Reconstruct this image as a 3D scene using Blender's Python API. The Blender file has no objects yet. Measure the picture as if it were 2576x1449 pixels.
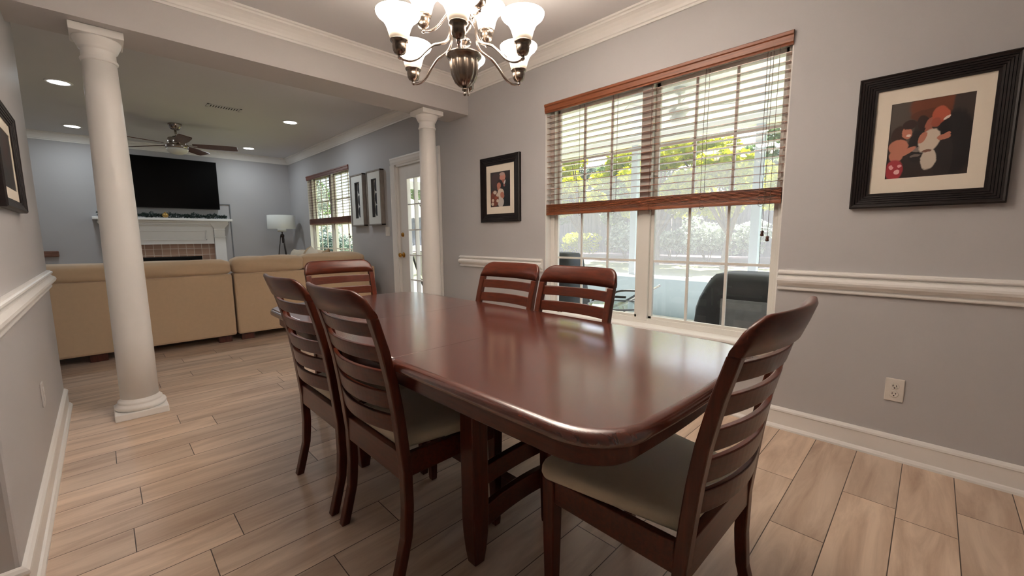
import bpy, bmesh, math, random
from mathutils import Vector, Matrix
random.seed(7)
S = bpy.context.scene
COL = S.collection
PI = math.pi
# ------------------------------------------------------------------ camera
cam_d = bpy.data.cameras.new('camera'); cam = bpy.data.objects.new('camera', cam_d); COL.objects.link(cam)
F, PITCH, YAW, ROLL, CH = 1042.73, .123840, .791969, -6.8117e-03, 1.11
cam_d.sensor_fit = 'HORIZONTAL'; cam_d.sensor_width = 36; cam_d.lens = F / 2576 * 36
cam_d.clip_start = .02; cam_d.clip_end = 300
fw = Vector((-math.sin(YAW) * math.cos(PITCH), math.cos(YAW) * math.cos(PITCH), -math.sin(PITCH)))
rt = Vector((math.cos(YAW), math.sin(YAW), 0)); up = rt.cross(fw)
r2 = rt * math.cos(ROLL) + up * math.sin(ROLL); u2 = -rt * math.sin(ROLL) + up * math.cos(ROLL)
cam.matrix_world = Matrix(((r2.x, u2.x, -fw.x, 0), (r2.y, u2.y, -fw.y, 0), (r2.z, u2.z, -fw.z, CH), (0, 0, 0, 1)))
S.camera = cam
# ------------------------------------------------------------------ world, sun, exposure
S.view_settings.view_transform = 'Standard'; S.view_settings.look = 'None'
S.view_settings.gamma = 1.0; S.view_settings.use_curve_mapping = False
S.view_settings.exposure = 0.0
w = bpy.data.worlds.new('sky'); S.world = w; w.use_nodes = True
nt = w.node_tree; bg = nt.nodes['Background']
sky = nt.nodes.new('ShaderNodeTexSky'); sky.sky_type = 'NISHITA'; sky.sun_disc = False
sky.sun_elevation = math.radians(46); sky.sun_rotation = math.radians(-22); sky.air_density = 1.0; sky.dust_density = 1.5
nt.links.new(sky.outputs['Color'], bg.inputs['Color']); bg.inputs['Strength'].default_value = .4
sun_d = bpy.data.lights.new('sun', 'SUN'); sun_d.energy = 26.0; sun_d.angle = .01; sun_d.color = (1, .97, .93)
sun = bpy.data.objects.new('sun', sun_d); COL.objects.link(sun)
sun.rotation_euler = Vector((-.35, .85, .95)).to_track_quat('Z', 'Y').to_euler()
LAMP = 28.        # radiance of the chandelier's glass
UPL = 13.        # watts of each chandelier bulb leaving through its open shade
CAN = 6.6        # watts of each recessed lamp

# ------------------------------------------------------------------ materials
def srgb(r, g, b):
    f = lambda c: (c / 255 / 12.92) if c / 255 <= .04045 else ((c / 255 + .055) / 1.055) ** 2.4
    return (f(r), f(g), f(b), 1)
def newmat(name):
    m = bpy.data.materials.new(name); m.use_nodes = True
    return m, m.node_tree, m.node_tree.nodes['Principled BSDF']
def mat(name, col, rough=.5, metal=0., var=.06, scale=40., bump=0., bscale=None, coat=0., spec=None, sheen=0., trans=0.):
    m, t, b = newmat(name); N, L = t.nodes, t.links
    b.inputs['Roughness'].default_value = rough; b.inputs['Metallic'].default_value = metal
    if spec is not None: b.inputs['Specular IOR Level'].default_value = spec
    if coat: b.inputs['Coat Weight'].default_value = coat; b.inputs['Coat Roughness'].default_value = .15
    if sheen: b.inputs['Sheen Weight'].default_value = sheen
    tc = N.new('ShaderNodeTexCoord'); nz = N.new('ShaderNodeTexNoise')
    nz.inputs['Scale'].default_value = scale; nz.inputs['Detail'].default_value = 5
    L.new(tc.outputs['Object'], nz.inputs['Vector'])
    mx = N.new('ShaderNodeMix'); mx.data_type = 'RGBA'
    mx.inputs['A'].default_value = tuple(c * (1 - var) for c in col[:3]) + (1,)
    mx.inputs['B'].default_value = tuple(min(1, c * (1 + var)) for c in col[:3]) + (1,)
    L.new(nz.outputs['Fac'], mx.inputs['Factor']); L.new(mx.outputs['Result'], b.inputs['Base Color'])
    if bump:
        n2 = N.new('ShaderNodeTexNoise'); n2.inputs['Scale'].default_value = bscale or scale * 4; n2.inputs['Detail'].default_value = 3
        L.new(tc.outputs['Object'], n2.inputs['Vector'])
        bp = N.new('ShaderNodeBump'); bp.inputs['Strength'].default_value = bump; bp.inputs['Distance'].default_value = .002
        L.new(n2.outputs['Fac'], bp.inputs['Height']); L.new(bp.outputs['Normal'], b.inputs['Normal'])
    return m
def wood(name, dark, light, rough=.3, stretch=(1, 12, 12), scale=3., coat=.3, bump=.0, spec=.5):
    m, t, b = newmat(name); N, L = t.nodes, t.links
    b.inputs['Roughness'].default_value = rough; b.inputs['Coat Weight'].default_value = coat; b.inputs['Coat Roughness'].default_value = rough * .6; b.inputs['Coat IOR'].default_value = 1.62 if coat == 1. else 1.5
    b.inputs['Specular IOR Level'].default_value = spec
    tc = N.new('ShaderNodeTexCoord'); mp = N.new('ShaderNodeMapping'); mp.inputs['Scale'].default_value = stretch
    L.new(tc.outputs['Object'], mp.inputs['Vector'])
    nz = N.new('ShaderNodeTexNoise'); nz.inputs['Scale'].default_value = scale; nz.inputs['Detail'].default_value = 8; nz.inputs['Roughness'].default_value = .65
    L.new(mp.outputs['Vector'], nz.inputs['Vector'])
    rp = N.new('ShaderNodeValToRGB'); rp.color_ramp.elements[0].position = .32; rp.color_ramp.elements[1].position = .7
    rp.color_ramp.elements[0].color = dark; rp.color_ramp.elements[1].color = light
    L.new(nz.outputs['Fac'], rp.inputs['Fac']); L.new(rp.outputs['Color'], b.inputs['Base Color'])
    return m
def emit(name, col, strength):
    m, t, b = newmat(name)
    b.inputs['Base Color'].default_value = col; b.inputs['Roughness'].default_value = .3
    b.inputs['Emission Color'].default_value = col; b.inputs['Emission Strength'].default_value = strength
    return m
def glass(name, tint=(1, 1, 1, 1), rough=0.):
    m = bpy.data.materials.new(name); m.use_nodes = True; t = m.node_tree; N, L = t.nodes, t.links
    N.remove(N['Principled BSDF'])
    tr = N.new('ShaderNodeBsdfTransparent'); tr.inputs['Color'].default_value = tint
    gl = N.new('ShaderNodeBsdfGlossy'); gl.inputs['Roughness'].default_value = rough
    ge = N.new('ShaderNodeNewGeometry'); dt = N.new('ShaderNodeVectorMath'); dt.operation = 'DOT_PRODUCT'
    L.new(ge.outputs['Incoming'], dt.inputs[0]); L.new(ge.outputs['Normal'], dt.inputs[1])
    def mth(op, a, b):
        n = N.new('ShaderNodeMath'); n.operation = op
        for i, v in enumerate((a, b)):
            if isinstance(v, float): n.inputs[i].default_value = v
            else: L.new(v, n.inputs[i])
        return n.outputs[0]
    c_ = mth('SUBTRACT', 1., mth('ABSOLUTE', dt.outputs['Value'], 0.))       # Schlick reflectance of one thin face
    fr = mth('ADD', .03, mth('MULTIPLY', .6, mth('POWER', c_, 5.)))
    mx = N.new('ShaderNodeMixShader')
    L.new(fr, mx.inputs['Fac']); L.new(tr.outputs['BSDF'], mx.inputs[1]); L.new(gl.outputs['BSDF'], mx.inputs[2])
    L.new(mx.outputs['Shader'], N['Material Output'].inputs['Surface'])
    return m
def screen_mat(name, fac, col):
    m = bpy.data.materials.new(name); m.use_nodes = True; t = m.node_tree; N, L = t.nodes, t.links
    N.remove(N['Principled BSDF'])
    tr = N.new('ShaderNodeBsdfTransparent'); df = N.new('ShaderNodeBsdfTranslucent'); df.inputs['Color'].default_value = col
    d2 = N.new('ShaderNodeBsdfDiffuse'); d2.inputs['Color'].default_value = col
    a = N.new('ShaderNodeMixShader'); a.inputs['Fac'].default_value = .5; L.new(df.outputs['BSDF'], a.inputs[1]); L.new(d2.outputs['BSDF'], a.inputs[2])
    mx = N.new('ShaderNodeMixShader'); mx.inputs['Fac'].default_value = fac
    L.new(tr.outputs['BSDF'], mx.inputs[1]); L.new(a.outputs['Shader'], mx.inputs[2])
    L.new(mx.outputs['Shader'], N['Material Output'].inputs['Surface'])
    return m
def leaf_mat(name, c1, c2, translucency=.5):
    m = bpy.data.materials.new(name); m.use_nodes = True; t = m.node_tree; N, L = t.nodes, t.links
    b = N['Principled BSDF']; b.inputs['Roughness'].default_value = .45
    tc = N.new('ShaderNodeTexCoord'); nz = N.new('ShaderNodeTexNoise'); nz.inputs['Scale'].default_value = 5.; nz.inputs['Detail'].default_value = 6
    L.new(tc.outputs['Object'], nz.inputs['Vector'])
    rp = N.new('ShaderNodeValToRGB'); rp.color_ramp.elements[0].position = .38; rp.color_ramp.elements[1].position = .62
    rp.color_ramp.elements[0].color = c1; rp.color_ramp.elements[1].color = c2
    L.new(nz.outputs['Fac'], rp.inputs['Fac']); L.new(rp.outputs['Color'], b.inputs['Base Color'])
    tl = N.new('ShaderNodeBsdfTranslucent'); L.new(rp.outputs['Color'], tl.inputs['Color'])
    mx = N.new('ShaderNodeMixShader'); mx.inputs['Fac'].default_value = translucency
    L.new(b.outputs['BSDF'], mx.inputs[1]); L.new(tl.outputs['BSDF'], mx.inputs[2])
    L.new(mx.outputs['Shader'], N['Material Output'].inputs['Surface'])
    return m
class G:                                   # tiny node-graph calculator
    def __init__(s, t): s.t, s.N, s.L = t, t.nodes, t.links
    def m(s, op, a, b=None, c=None):
        n = s.N.new('ShaderNodeMath'); n.operation = op
        for i, v in enumerate((a, b, c)):
            if v is None: continue
            if isinstance(v, (int, float)): n.inputs[i].default_value = v
            else: s.L.new(v, n.inputs[i])
        return n.outputs[0]
    def mix(s, f, a, b):
        n = s.N.new('ShaderNodeMix'); n.data_type = 'RGBA'
        for k, v in (('Factor', f), ('A', a), ('B', b)):
            if isinstance(v, (int, float)): n.inputs[k].default_value = v
            elif isinstance(v, tuple): n.inputs[k].default_value = v
            else: s.L.new(v, n.inputs[k])
        return n.outputs['Result']
def plank_floor():
    m, t, b = newmat('wood_look_plank_floor'); g = G(t); N, L = t.nodes, t.links
    tc = N.new('ShaderNodeTexCoord'); sp = N.new('ShaderNodeSeparateXYZ'); L.new(tc.outputs['Object'], sp.inputs[0])
    W, LEN = .172, 1.22
    xs = g.m('DIVIDE', g.m('ADD', sp.outputs['X'], .018), W)
    row = g.m('FLOOR', xs); fx = g.m('FRACT', xs)
    wn = N.new('ShaderNodeTexWhiteNoise'); wn.noise_dimensions = '1D'; L.new(row, wn.inputs['W'])
    ys = g.m('ADD', g.m('DIVIDE', sp.outputs['Y'], LEN), g.m('MULTIPLY', wn.outputs['Value'], 7.3))
    pl = g.m('FLOOR', ys); fy = g.m('FRACT', ys)
    cx = N.new('ShaderNodeCombineXYZ'); L.new(row, cx.inputs[0]); L.new(pl, cx.inputs[1])
    w2 = N.new('ShaderNodeTexWhiteNoise'); w2.noise_dimensions = '3D'; L.new(cx.outputs[0], w2.inputs['Vector'])
    # seams
    ex = g.m('MULTIPLY', g.m('MINIMUM', fx, g.m('SUBTRACT', 1., fx)), W)
    ey = g.m('MULTIPLY', g.m('MINIMUM', fy, g.m('SUBTRACT', 1., fy)), LEN)
    seam = g.m('LESS_THAN', g.m('MINIMUM', ex, ey), .0016)
    # grain: noise stretched along the plank, offset per plank
    mp = N.new('ShaderNodeCombineXYZ')
    L.new(g.m('ADD', g.m('MULTIPLY', sp.outputs['X'], 13.), g.m('MULTIPLY', w2.outputs['Value'], 60.)), mp.inputs[0])
    L.new(g.m('MULTIPLY', sp.outputs['Y'], 1.7), mp.inputs[1]); L.new(g.m('MULTIPLY', row, 3.7), mp.inputs[2])
    nz = N.new('ShaderNodeTexNoise'); nz.inputs['Scale'].default_value = 1.; nz.inputs['Detail'].default_value = 7; nz.inputs['Roughness'].default_value = .6
    nz.inputs['Distortion'].default_value = .6
    L.new(mp.outputs[0], nz.inputs['Vector'])
    rp = N.new('ShaderNodeValToRGB'); e = rp.color_ramp.elements
    e[0].position = .28; e[0].color = FLOOR_DARK; e[1].position = .62; e[1].color = FLOOR_LIGHT
    L.new(nz.outputs['Fac'], rp.inputs['Fac'])
    tone = g.mix(w2.outputs['Value'], (.86, .85, .84, 1), (1.1, 1.08, 1.05, 1))
    mu = N.new('ShaderNodeMix'); mu.data_type = 'RGBA'; mu.blend_type = 'MULTIPLY'; mu.inputs['Factor'].default_value = 1
    L.new(rp.outputs['Color'], mu.inputs['A']); L.new(tone, mu.inputs['B'])
    fin = g.mix(seam, mu.outputs['Result'], (.07, .045, .03, 1))
    L.new(fin, b.inputs['Base Color']); b.inputs['Roughness'].default_value = .42; b.inputs['Specular IOR Level'].default_value = .35
    bp = N.new('ShaderNodeBump'); bp.inputs['Strength'].default_value = .3; bp.inputs['Distance'].default_value = .002
    L.new(g.m('SUBTRACT', nz.outputs['Fac'], seam), bp.inputs['Height']); L.new(bp.outputs['Normal'], b.inputs['Normal'])
    return m
def tile_mat():
    m, t, b = newmat('tan_stone_tiles'); N, L = t.nodes, t.links
    tc = N.new('ShaderNodeTexCoord'); sp = N.new('ShaderNodeSeparateXYZ'); cb = N.new('ShaderNodeCombineXYZ')
    L.new(tc.outputs['Object'], sp.inputs[0]); L.new(sp.outputs['Y'], cb.inputs[0]); L.new(sp.outputs['Z'], cb.inputs[1])
    br = N.new('ShaderNodeTexBrick'); br.offset = 0; br.inputs['Scale'].default_value = 1
    br.inputs['Brick Width'].default_value = .105; br.inputs['Row Height'].default_value = .105; br.inputs['Mortar Size'].default_value = .004
    br.inputs['Color1'].default_value = srgb(176, 142, 122); br.inputs['Color2'].default_value = srgb(150, 118, 100); br.inputs['Mortar'].default_value = srgb(205, 190, 176)
    L.new(cb.outputs[0], br.inputs['Vector']); L.new(br.outputs['Color'], b.inputs['Base Color']); b.inputs['Roughness'].default_value = .5
    return m
def print_mat(name, bgcol, blobs, W, H):
    """a printed photograph: soft coloured ellipses (u, v, ru, rv, turn, colour) on a ground, in the print's own plane (x, z)"""
    m, t, b = newmat(name); g = G(t); N, L = t.nodes, t.links
    tc = N.new('ShaderNodeTexCoord'); sp = N.new('ShaderNodeSeparateXYZ'); L.new(tc.outputs['Object'], sp.inputs[0])
    nz = N.new('ShaderNodeTexNoise'); nz.inputs['Scale'].default_value = 60; L.new(tc.outputs['Object'], nz.inputs['Vector'])
    wob = g.m('MULTIPLY', g.m('SUBTRACT', nz.outputs['Fac'], .5), .035)
    u = g.m('ADD', g.m('ADD', g.m('DIVIDE', sp.outputs['X'], W), .5), wob); v = g.m('ADD', g.m('ADD', g.m('DIVIDE', sp.outputs['Z'], H), .5), wob)
    col = bgcol
    for (cu, cv, ru, rv, a, c) in blobs:
        du = g.m('MULTIPLY', g.m('SUBTRACT', u, cu), W); dv = g.m('MULTIPLY', g.m('SUBTRACT', v, cv), H)
        ca, sa = math.cos(a), math.sin(a)
        p = g.m('DIVIDE', g.m('ADD', g.m('MULTIPLY', du, ca), g.m('MULTIPLY', dv, sa)), ru * W)
        q = g.m('DIVIDE', g.m('SUBTRACT', g.m('MULTIPLY', dv, ca), g.m('MULTIPLY', du, sa)), rv * H)
        d = g.m('ADD', g.m('MULTIPLY', p, p), g.m('MULTIPLY', q, q))
        f = N.new('ShaderNodeMapRange'); f.inputs['From Min'].default_value = .85; f.inputs['From Max'].default_value = 1.15
        f.inputs['To Min'].default_value = 1; f.inputs['To Max'].default_value = 0; L.new(d, f.inputs['Value'])
        col = g.mix(f.outputs[0], col, c)
    L.new(col, b.inputs['Base Color']); b.inputs['Roughness'].default_value = .35
    return m
FLOOR_DARK, FLOOR_LIGHT = srgb(170, 145, 126), srgb(216, 194, 174)
M = {}
M['wall'] = mat('grey_wall_paint', srgb(187, 185, 186), .6, var=.015, scale=3, bump=.12, bscale=260)
M['ceil'] = mat('ceiling_paint', srgb(220, 219, 221), .8, var=.015, scale=3)
M['beam'] = mat('beam_paint', srgb(198, 194, 193), .6, var=.015, scale=3)
M['white'] = mat('white_trim_paint', srgb(248, 246, 243), .35, var=.015, scale=8)
M['vinyl'] = mat('white_vinyl', srgb(238, 236, 230), .35, var=.02, scale=8)
M['floor'] = plank_floor()
CH_D, CH_L = srgb(62, 26, 15), srgb(88, 38, 22)
M['cherry_x'] = wood('cherry_wood_grain_along_x', CH_D, CH_L, .3, (3, 30, 30), coat=.1, spec=.3)
M['cherry_z'] = wood('cherry_wood_grain_along_z', CH_D, CH_L, .3, (30, 30, 3), coat=.1, spec=.3)
M['table'] = wood('polished_cherry_tabletop', srgb(74, 31, 20), srgb(90, 41, 27), .26, (4, 26, 5), coat=1., spec=.5)
M['blind'] = wood('oak_brown_blind_wood', srgb(104, 54, 28), srgb(142, 80, 47), .4, (2, 40, 40), coat=.1)
M['blind_dark'] = wood('red_brown_blind_wood', srgb(96, 44, 28), srgb(128, 66, 42), .4, (2, 40, 40), coat=.1)
M['slat'] = wood('varnished_blind_slat', srgb(112, 62, 36), srgb(146, 88, 56), .24, (2, 40, 40), coat=.8, spec=.8)
M['slat_dark'] = wood('varnished_red_blind_slat', srgb(110, 60, 40), srgb(140, 84, 58), .24, (2, 40, 40), coat=.8, spec=.8)
M['cream'] = mat('cream_seat_fabric', srgb(204, 193, 170), .85, var=.04, scale=120, bump=.3, bscale=900, sheen=.3)
M['sofa'] = mat('tan_sofa_microfibre', srgb(204, 177, 145), .9, var=.06, scale=30, bump=.2, bscale=500, sheen=.3)
M['pillow'] = mat('pale_pillow_fabric', srgb(212, 198, 178), .9, var=.1, scale=14, bump=.3, bscale=300)
M['pillow2'] = mat('tan_pillow_fabric', srgb(180, 152, 120), .9, var=.1, scale=14, bump=.3, bscale=300)
M['foot'] = wood('red_brown_block_foot', srgb(60, 24, 14), srgb(95, 42, 26), .4, (20, 20, 3))
M['ledge'] = wood('brown_ledge_wood', srgb(98, 62, 48), srgb(140, 98, 80), .45, (30, 3, 30), coat=0)
M['black'] = mat('black_plastic', srgb(9, 9, 10), .45, var=.05, spec=.25)
M['screen'] = mat('dark_tv_glass', srgb(4, 3, 3), .3, var=.02, spec=.08)
M['frame'] = wood('espresso_frame_wood', srgb(14, 9, 8), srgb(28, 18, 16), .45, (3, 60, 60), coat=.0, spec=.3)
M['mat'] = mat('cream_mat_board', srgb(246, 236, 220), .8, var=.02)
M['nickel'] = mat('brushed_nickel', srgb(176, 166, 158), .22, 1., var=.06, scale=30)
M['nickel_d'] = mat('dark_antique_nickel', srgb(128, 116, 106), .26, 1., var=.1, scale=20)
M['brass'] = mat('polished_brass', srgb(190, 142, 66), .22, 1., var=.05)
def shade_mat():
    m, t, b = newmat('frosted_glass_shade_lit'); g = G(t); N, L = t.nodes, t.links
    tc = N.new('ShaderNodeTexCoord'); sp = N.new('ShaderNodeSeparateXYZ'); L.new(tc.outputs['Generated'], sp.inputs[0])
    mr = N.new('ShaderNodeMapRange'); mr.inputs['From Min'].default_value = .02; mr.inputs['From Max'].default_value = .55
    L.new(sp.outputs['Z'], mr.inputs['Value']); f = mr.outputs[0]
    L.new(g.m('MULTIPLY', g.m('POWER', f, 2.2), LAMP), b.inputs['Emission Strength'])
    L.new(g.m('ADD', g.m('MULTIPLY', g.m('POWER', f, 2.2), LAMP), .42), b.inputs['Emission Strength'])
    L.new(g.mix(f, (1, .74, .5, 1), (1, .87, .74, 1)), b.inputs['Emission Color'])
    b.inputs['Base Color'].default_value = (.8, .74, .66, 1); b.inputs['Roughness'].default_value = .3
    return m
M['shade'] = shade_mat()
M['can'] = emit('led_lens', (.93, .96, 1, 1), 14.)
M['fan_blade'] = wood('brown_fan_blade', srgb(70, 40, 30), srgb(104, 64, 48), .4, (3, 30, 30), coat=.1)
M['bowl'] = mat('frosted_bowl_glass', srgb(226, 224, 214), .3, var=.03)
M['lampshade'] = mat('white_linen_shade', srgb(222, 222, 216), .85, var=.04, scale=90, bump=.3, bscale=500)
M['lampmetal'] = mat('bronze_lamp_metal', srgb(70, 62, 58), .4, .8)
M['tile'] = tile_mat()
M['soot'] = mat('black_firebox', srgb(14, 13, 13), .7, var=.2)
M['garland'] = mat('dark_green_garland', srgb(40, 56, 50), .7, var=.4, scale=25)
M['gold'] = mat('gold_ornament', srgb(196, 158, 92), .3, .6, var=.15, scale=30)
M['silverwood'] = wood('silver_grey_frame', srgb(120, 112, 106), srgb(160, 152, 146), .45, (30, 30, 3), coat=0)
M['linen'] = mat('white_linen_board', srgb(226, 226, 222), .85, var=.03, scale=60)
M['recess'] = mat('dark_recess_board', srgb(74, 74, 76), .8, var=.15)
M['agate'] = mat('grey_agate_slice', srgb(62, 64, 68), .3, var=.45, scale=30)
M['plate'] = mat('white_plate_plastic', srgb(232, 226, 218), .35, var=.02)
M['wallplate'] = mat('pale_painted_plate', srgb(204, 201, 200), .45, var=.02)
M['slot'] = mat('dark_slot', srgb(40, 34, 30), .6)
M['glass'] = glass('window_glass')
M['tglass'] = glass('pale_green_table_glass', (.86, .93, .92, 1))
M['cord'] = mat('brown_cord', srgb(74, 46, 34), .7)
M['tassel'] = wood('dark_tassel_wood', srgb(52, 26, 16), srgb(84, 44, 28), .4)
M['raceway'] = mat('grey_cord_cover', srgb(120, 122, 126), .5)
# outdoors
M['concrete'] = mat('pale_concrete', srgb(222, 219, 214), .85, var=.08, scale=6, bump=.2)
M['porchpost'] = mat('grey_white_post_paint', srgb(196, 204, 214), .5, var=.02, scale=5)
M['porchwhite'] = mat('white_porch_paint', srgb(238, 240, 242), .5, var=.02, scale=5)
M['knee'] = mat('pale_blue_grey_panel', srgb(176, 192, 202), .6, var=.04, scale=4)
M['mesh'] = screen_mat('insect_screen', .085, (.85, .86, .9, 1))
M['lawn'] = mat('lawn_grass', srgb(122, 128, 66), .9, var=.35, scale=2.2, bump=.6, bscale=40)
M['mulch'] = mat('leaf_litter', srgb(116, 94, 88), .9, var=.6, scale=5, bump=.8, bscale=30)
M['fence'] = wood('weathered_fence_boards', srgb(104, 100, 116), srgb(158, 152, 168), .85, (7, 7, .6), scale=2., coat=0, spec=.2)
M['bark'] = wood('tree_bark', srgb(84, 70, 60), srgb(128, 112, 98), .9, (9, 9, 1.5), coat=0, spec=.2)
M['leaf_y'] = leaf_mat('yellow_green_leaves', srgb(160, 172, 12), srgb(220, 218, 34), .55)
M['leaf_g'] = leaf_mat('mid_green_leaves', srgb(70, 104, 58), srgb(128, 158, 92), .45)
M['leaf_d'] = leaf_mat('grey_green_leaves', srgb(70, 88, 78), srgb(128, 148, 130), .35)
M['leaf_w'] = leaf_mat('pale_glossy_leaves', srgb(112, 128, 112), srgb(222, 228, 216), .25)
M['cover'] = mat('black_vinyl_cover', srgb(30, 31, 33), .55, var=.25, scale=9, bump=.5, bscale=30)
M['cover2'] = mat('lighter_grey_cover', srgb(112, 114, 114), .7, var=.3, scale=20, bump=.4, bscale=80)  # front flap, a lighter grey than the rest of the cover
M['iron'] = mat('dark_patio_iron', srgb(44, 42, 42), .5, .3)
M['sling'] = mat('taupe_sling_fabric', srgb(172, 168, 152), .8, var=.06, scale=60)
M['grey_metal'] = mat('grey_patio_metal', srgb(120, 124, 130), .45, .3)

# ------------------------------------------------------------------ geometry helpers
class MB:
    def __init__(s): s.v, s.f, s.sm = [], [], []
    def add(s, vs, fs, smooth=False, mtx=None):
        o = len(s.v)
        s.v += [tuple(mtx @ Vector(p)) if mtx else tuple(p) for p in vs]
        s.f += [tuple(i + o for i in f) for f in fs]; s.sm += [smooth] * len(fs); return s
    def box(s, a, b, mtx=None):
        (x0, y0, z0), (x1, y1, z1) = a, b
        x0, x1 = min(x0, x1), max(x0, x1); y0, y1 = min(y0, y1), max(y0, y1); z0, z1 = min(z0, z1), max(z0, z1)
        return s.add([(x0, y0, z0), (x1, y0, z0), (x1, y1, z0), (x0, y1, z0), (x0, y0, z1), (x1, y0, z1), (x1, y1, z1), (x0, y1, z1)],
                     [(0, 3, 2, 1), (4, 5, 6, 7), (0, 1, 5, 4), (1, 2, 6, 5), (2, 3, 7, 6), (3, 0, 4, 7)], False, mtx)
    def loft(s, rings, smooth=True, caps=True, closed=True, mtx=None):
        n = len(rings[0]); vs = [p for r in rings for p in r]; fs = []
        for i in range(len(rings) - 1):
            for j in range(n if closed else n - 1):
                k = (j + 1) % n
                fs.append((i * n + j, i * n + k, (i + 1) * n + k, (i + 1) * n + j))
        s.add(vs, fs, smooth, mtx)
        if caps:
            o = len(s.v) - len(vs)
            s.f += [tuple(o + j for j in reversed(range(n))), tuple(o + (len(rings) - 1) * n + j for j in range(n))]; s.sm += [False, False]
        return s
    def lathe(s, prof, c=(0, 0, 0), seg=32, caps=True, mtx=None, smooth=True):
        rings = [[(c[0] + r * math.cos(2 * PI * k / seg), c[1] + r * math.sin(2 * PI * k / seg), c[2] + z) for k in range(seg)] for r, z in prof]
        return s.loft(rings, smooth, caps, True, mtx)
    def tube(s, path, rad, seg=10, smooth=True, mtx=None):
        P = [Vector(p) for p in path]; n = len(P); rings = []; prev = None
        for i in range(n):
            t = (P[min(i + 1, n - 1)] - P[max(i - 1, 0)]).normalized()
            if prev is None:
                a = Vector((0, 0, 1)) if abs(t.z) < .9 else Vector((1, 0, 0)); u = t.cross(a).normalized()
            else:
                u = (prev - t * prev.dot(t)).normalized()
            prev = u; v = t.cross(u); r = rad[i] if isinstance(rad, (list, tuple)) else rad
            rings.append([tuple(P[i] + u * r * math.cos(2 * PI * k / seg) + v * r * math.sin(2 * PI * k / seg)) for k in range(seg)])
        return s.loft(rings, smooth, True, True, mtx)
    def ball(s, c, r, seg=16, rg=10, sz=1.):
        prof = [(max(r * math.sin(PI * i / rg), 1e-4), -r * sz * math.cos(PI * i / rg)) for i in range(rg + 1)]
        return s.lathe(prof, c, seg, False)
    def torus(s, mtx, R, r, seg=20, sg=8, sx=1.):
        vs, fs = [], []
        for i in range(seg):
            a = 2 * PI * i / seg
            for j in range(sg):
                b = 2 * PI * j / sg; q = R + r * math.cos(b)
                vs.append((q * math.cos(a) * sx, q * math.sin(a), r * math.sin(b)))
        for i in range(seg):
            for j in range(sg):
                fs.append((i * sg + j, ((i + 1) % seg) * sg + j, ((i + 1) % seg) * sg + (j + 1) % sg, i * sg + (j + 1) % sg))
        return s.add(vs, fs, True, mtx)
    def build(s, name, m, parent=None, bevel=0., fix=True, subsurf=0, seg=2):
        me = bpy.data.meshes.new(name); me.from_pydata(s.v, [], s.f); me.update()
        for p, q in zip(me.polygons, s.sm): p.use_smooth = q
        if fix:
            bm = bmesh.new(); bm.from_mesh(me); bmesh.ops.recalc_face_normals(bm, faces=bm.faces); bm.to_mesh(me); bm.free()
        o = bpy.data.objects.new(name, me); COL.objects.link(o); me.materials.append(m)
        if parent: o.parent = parent
        if bevel:
            md = o.modifiers.new('bevel', 'BEVEL'); md.width = bevel; md.segments = seg; md.limit_method = 'ANGLE'; md.angle_limit = math.radians(40)
        if subsurf:
            md = o.modifiers.new('sub', 'SUBSURF'); md.levels = subsurf; md.render_levels = subsurf
        return o
def tag(o, label=None, cat=None, group=None, kind=None):
    if label: o['label'] = label
    if cat: o['category'] = cat
    if group: o['group'] = group
    if kind: o['kind'] = kind
    return o
def thing(name, label, cat, loc=(0, 0, 0), rz=0., group=None):
    o = bpy.data.objects.new(name, None); COL.objects.link(o); o.empty_display_size = .1
    o.location = loc; o.rotation_euler = (0, 0, rz)
    return tag(o, label, cat, group)
def struct(o, label, cat): return tag(o, label, cat, None, 'structure')
def dup(root, loc, rz, label, group=None):
    r = root.copy(); COL.objects.link(r); r.location = loc; r.rotation_euler = (0, 0, rz); r['label'] = label
    if group: r['group'] = group
    for ch in list(root.children):
        c = ch.copy(); COL.objects.link(c); c.parent = r
        for g in list(ch.children):
            d = g.copy(); COL.objects.link(d); d.parent = c
    return r
def bx(name, a, b, m, parent=None, bevel=0.): return MB().box(a, b).build(name, m, parent, bevel)
def molding(mb, prof, p0, p1, n, m0=0, m1=0):
    p0, p1, n = Vector(p0), Vector(p1), Vector(n); t = (p1 - p0).normalized()
    rings = []
    for p, m, sg in ((p0, m0, 1), (p1, m1, -1)):
        rings.append([tuple(p + n * d + Vector((0, 0, z)) + t * (sg * m * d)) for d, z in prof])
    return mb.loft(rings, False, True)

# ------------------------------------------------------------------ setting: shell
YW, XT, XB0, XB1, ZB, ZC = 2.7086, -8.86, -3.344, -3.68, 2.30, 2.60
YL, XLN, XLF = -.26, -1.87, -4.0          # stub wall on the left
XR, YR, YF = 1.7, -2.3, -3.4
o = MB().box((XT - .15, YF - .15, -.12), (XR + .15, YW + .16, 0)).build('floor', M['floor']); struct(o, 'wood-look plank floor with narrow dark seams', 'floor')
o = MB().box((XT - .15, YF - .15, ZC), (XR + .15, YW + .16, ZC + .12)).build('ceiling', M['ceil']); struct(o, 'flat painted ceiling over both rooms', 'ceiling')
W1 = (-2.335, -.606, .475, 2.182)        # dining window opening x0 x1 z0 z1
W2 = (-7.90, -6.158, .475, 2.182)        # living room window opening
D1 = (-4.815, -3.925, 0., 2.0)           # patio door opening
mb = MB(); xs = [XT - .15, W2[0], W2[1], D1[0], D1[1], W1[0], W1[1], XR + .15]
Y0, Y1 = YW, YW + .15
for a, b in ((xs[0], xs[1]), (xs[2], xs[3]), (xs[4], xs[5]), (xs[6], xs[7])): mb.box((a, Y0, 0), (b, Y1, ZC))
for x0, x1, z0, z1 in (W1, W2):
    mb.box((x0, Y0, 0), (x1, Y1, z0)); mb.box((x0, Y0, z1), (x1, Y1, ZC))
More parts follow.
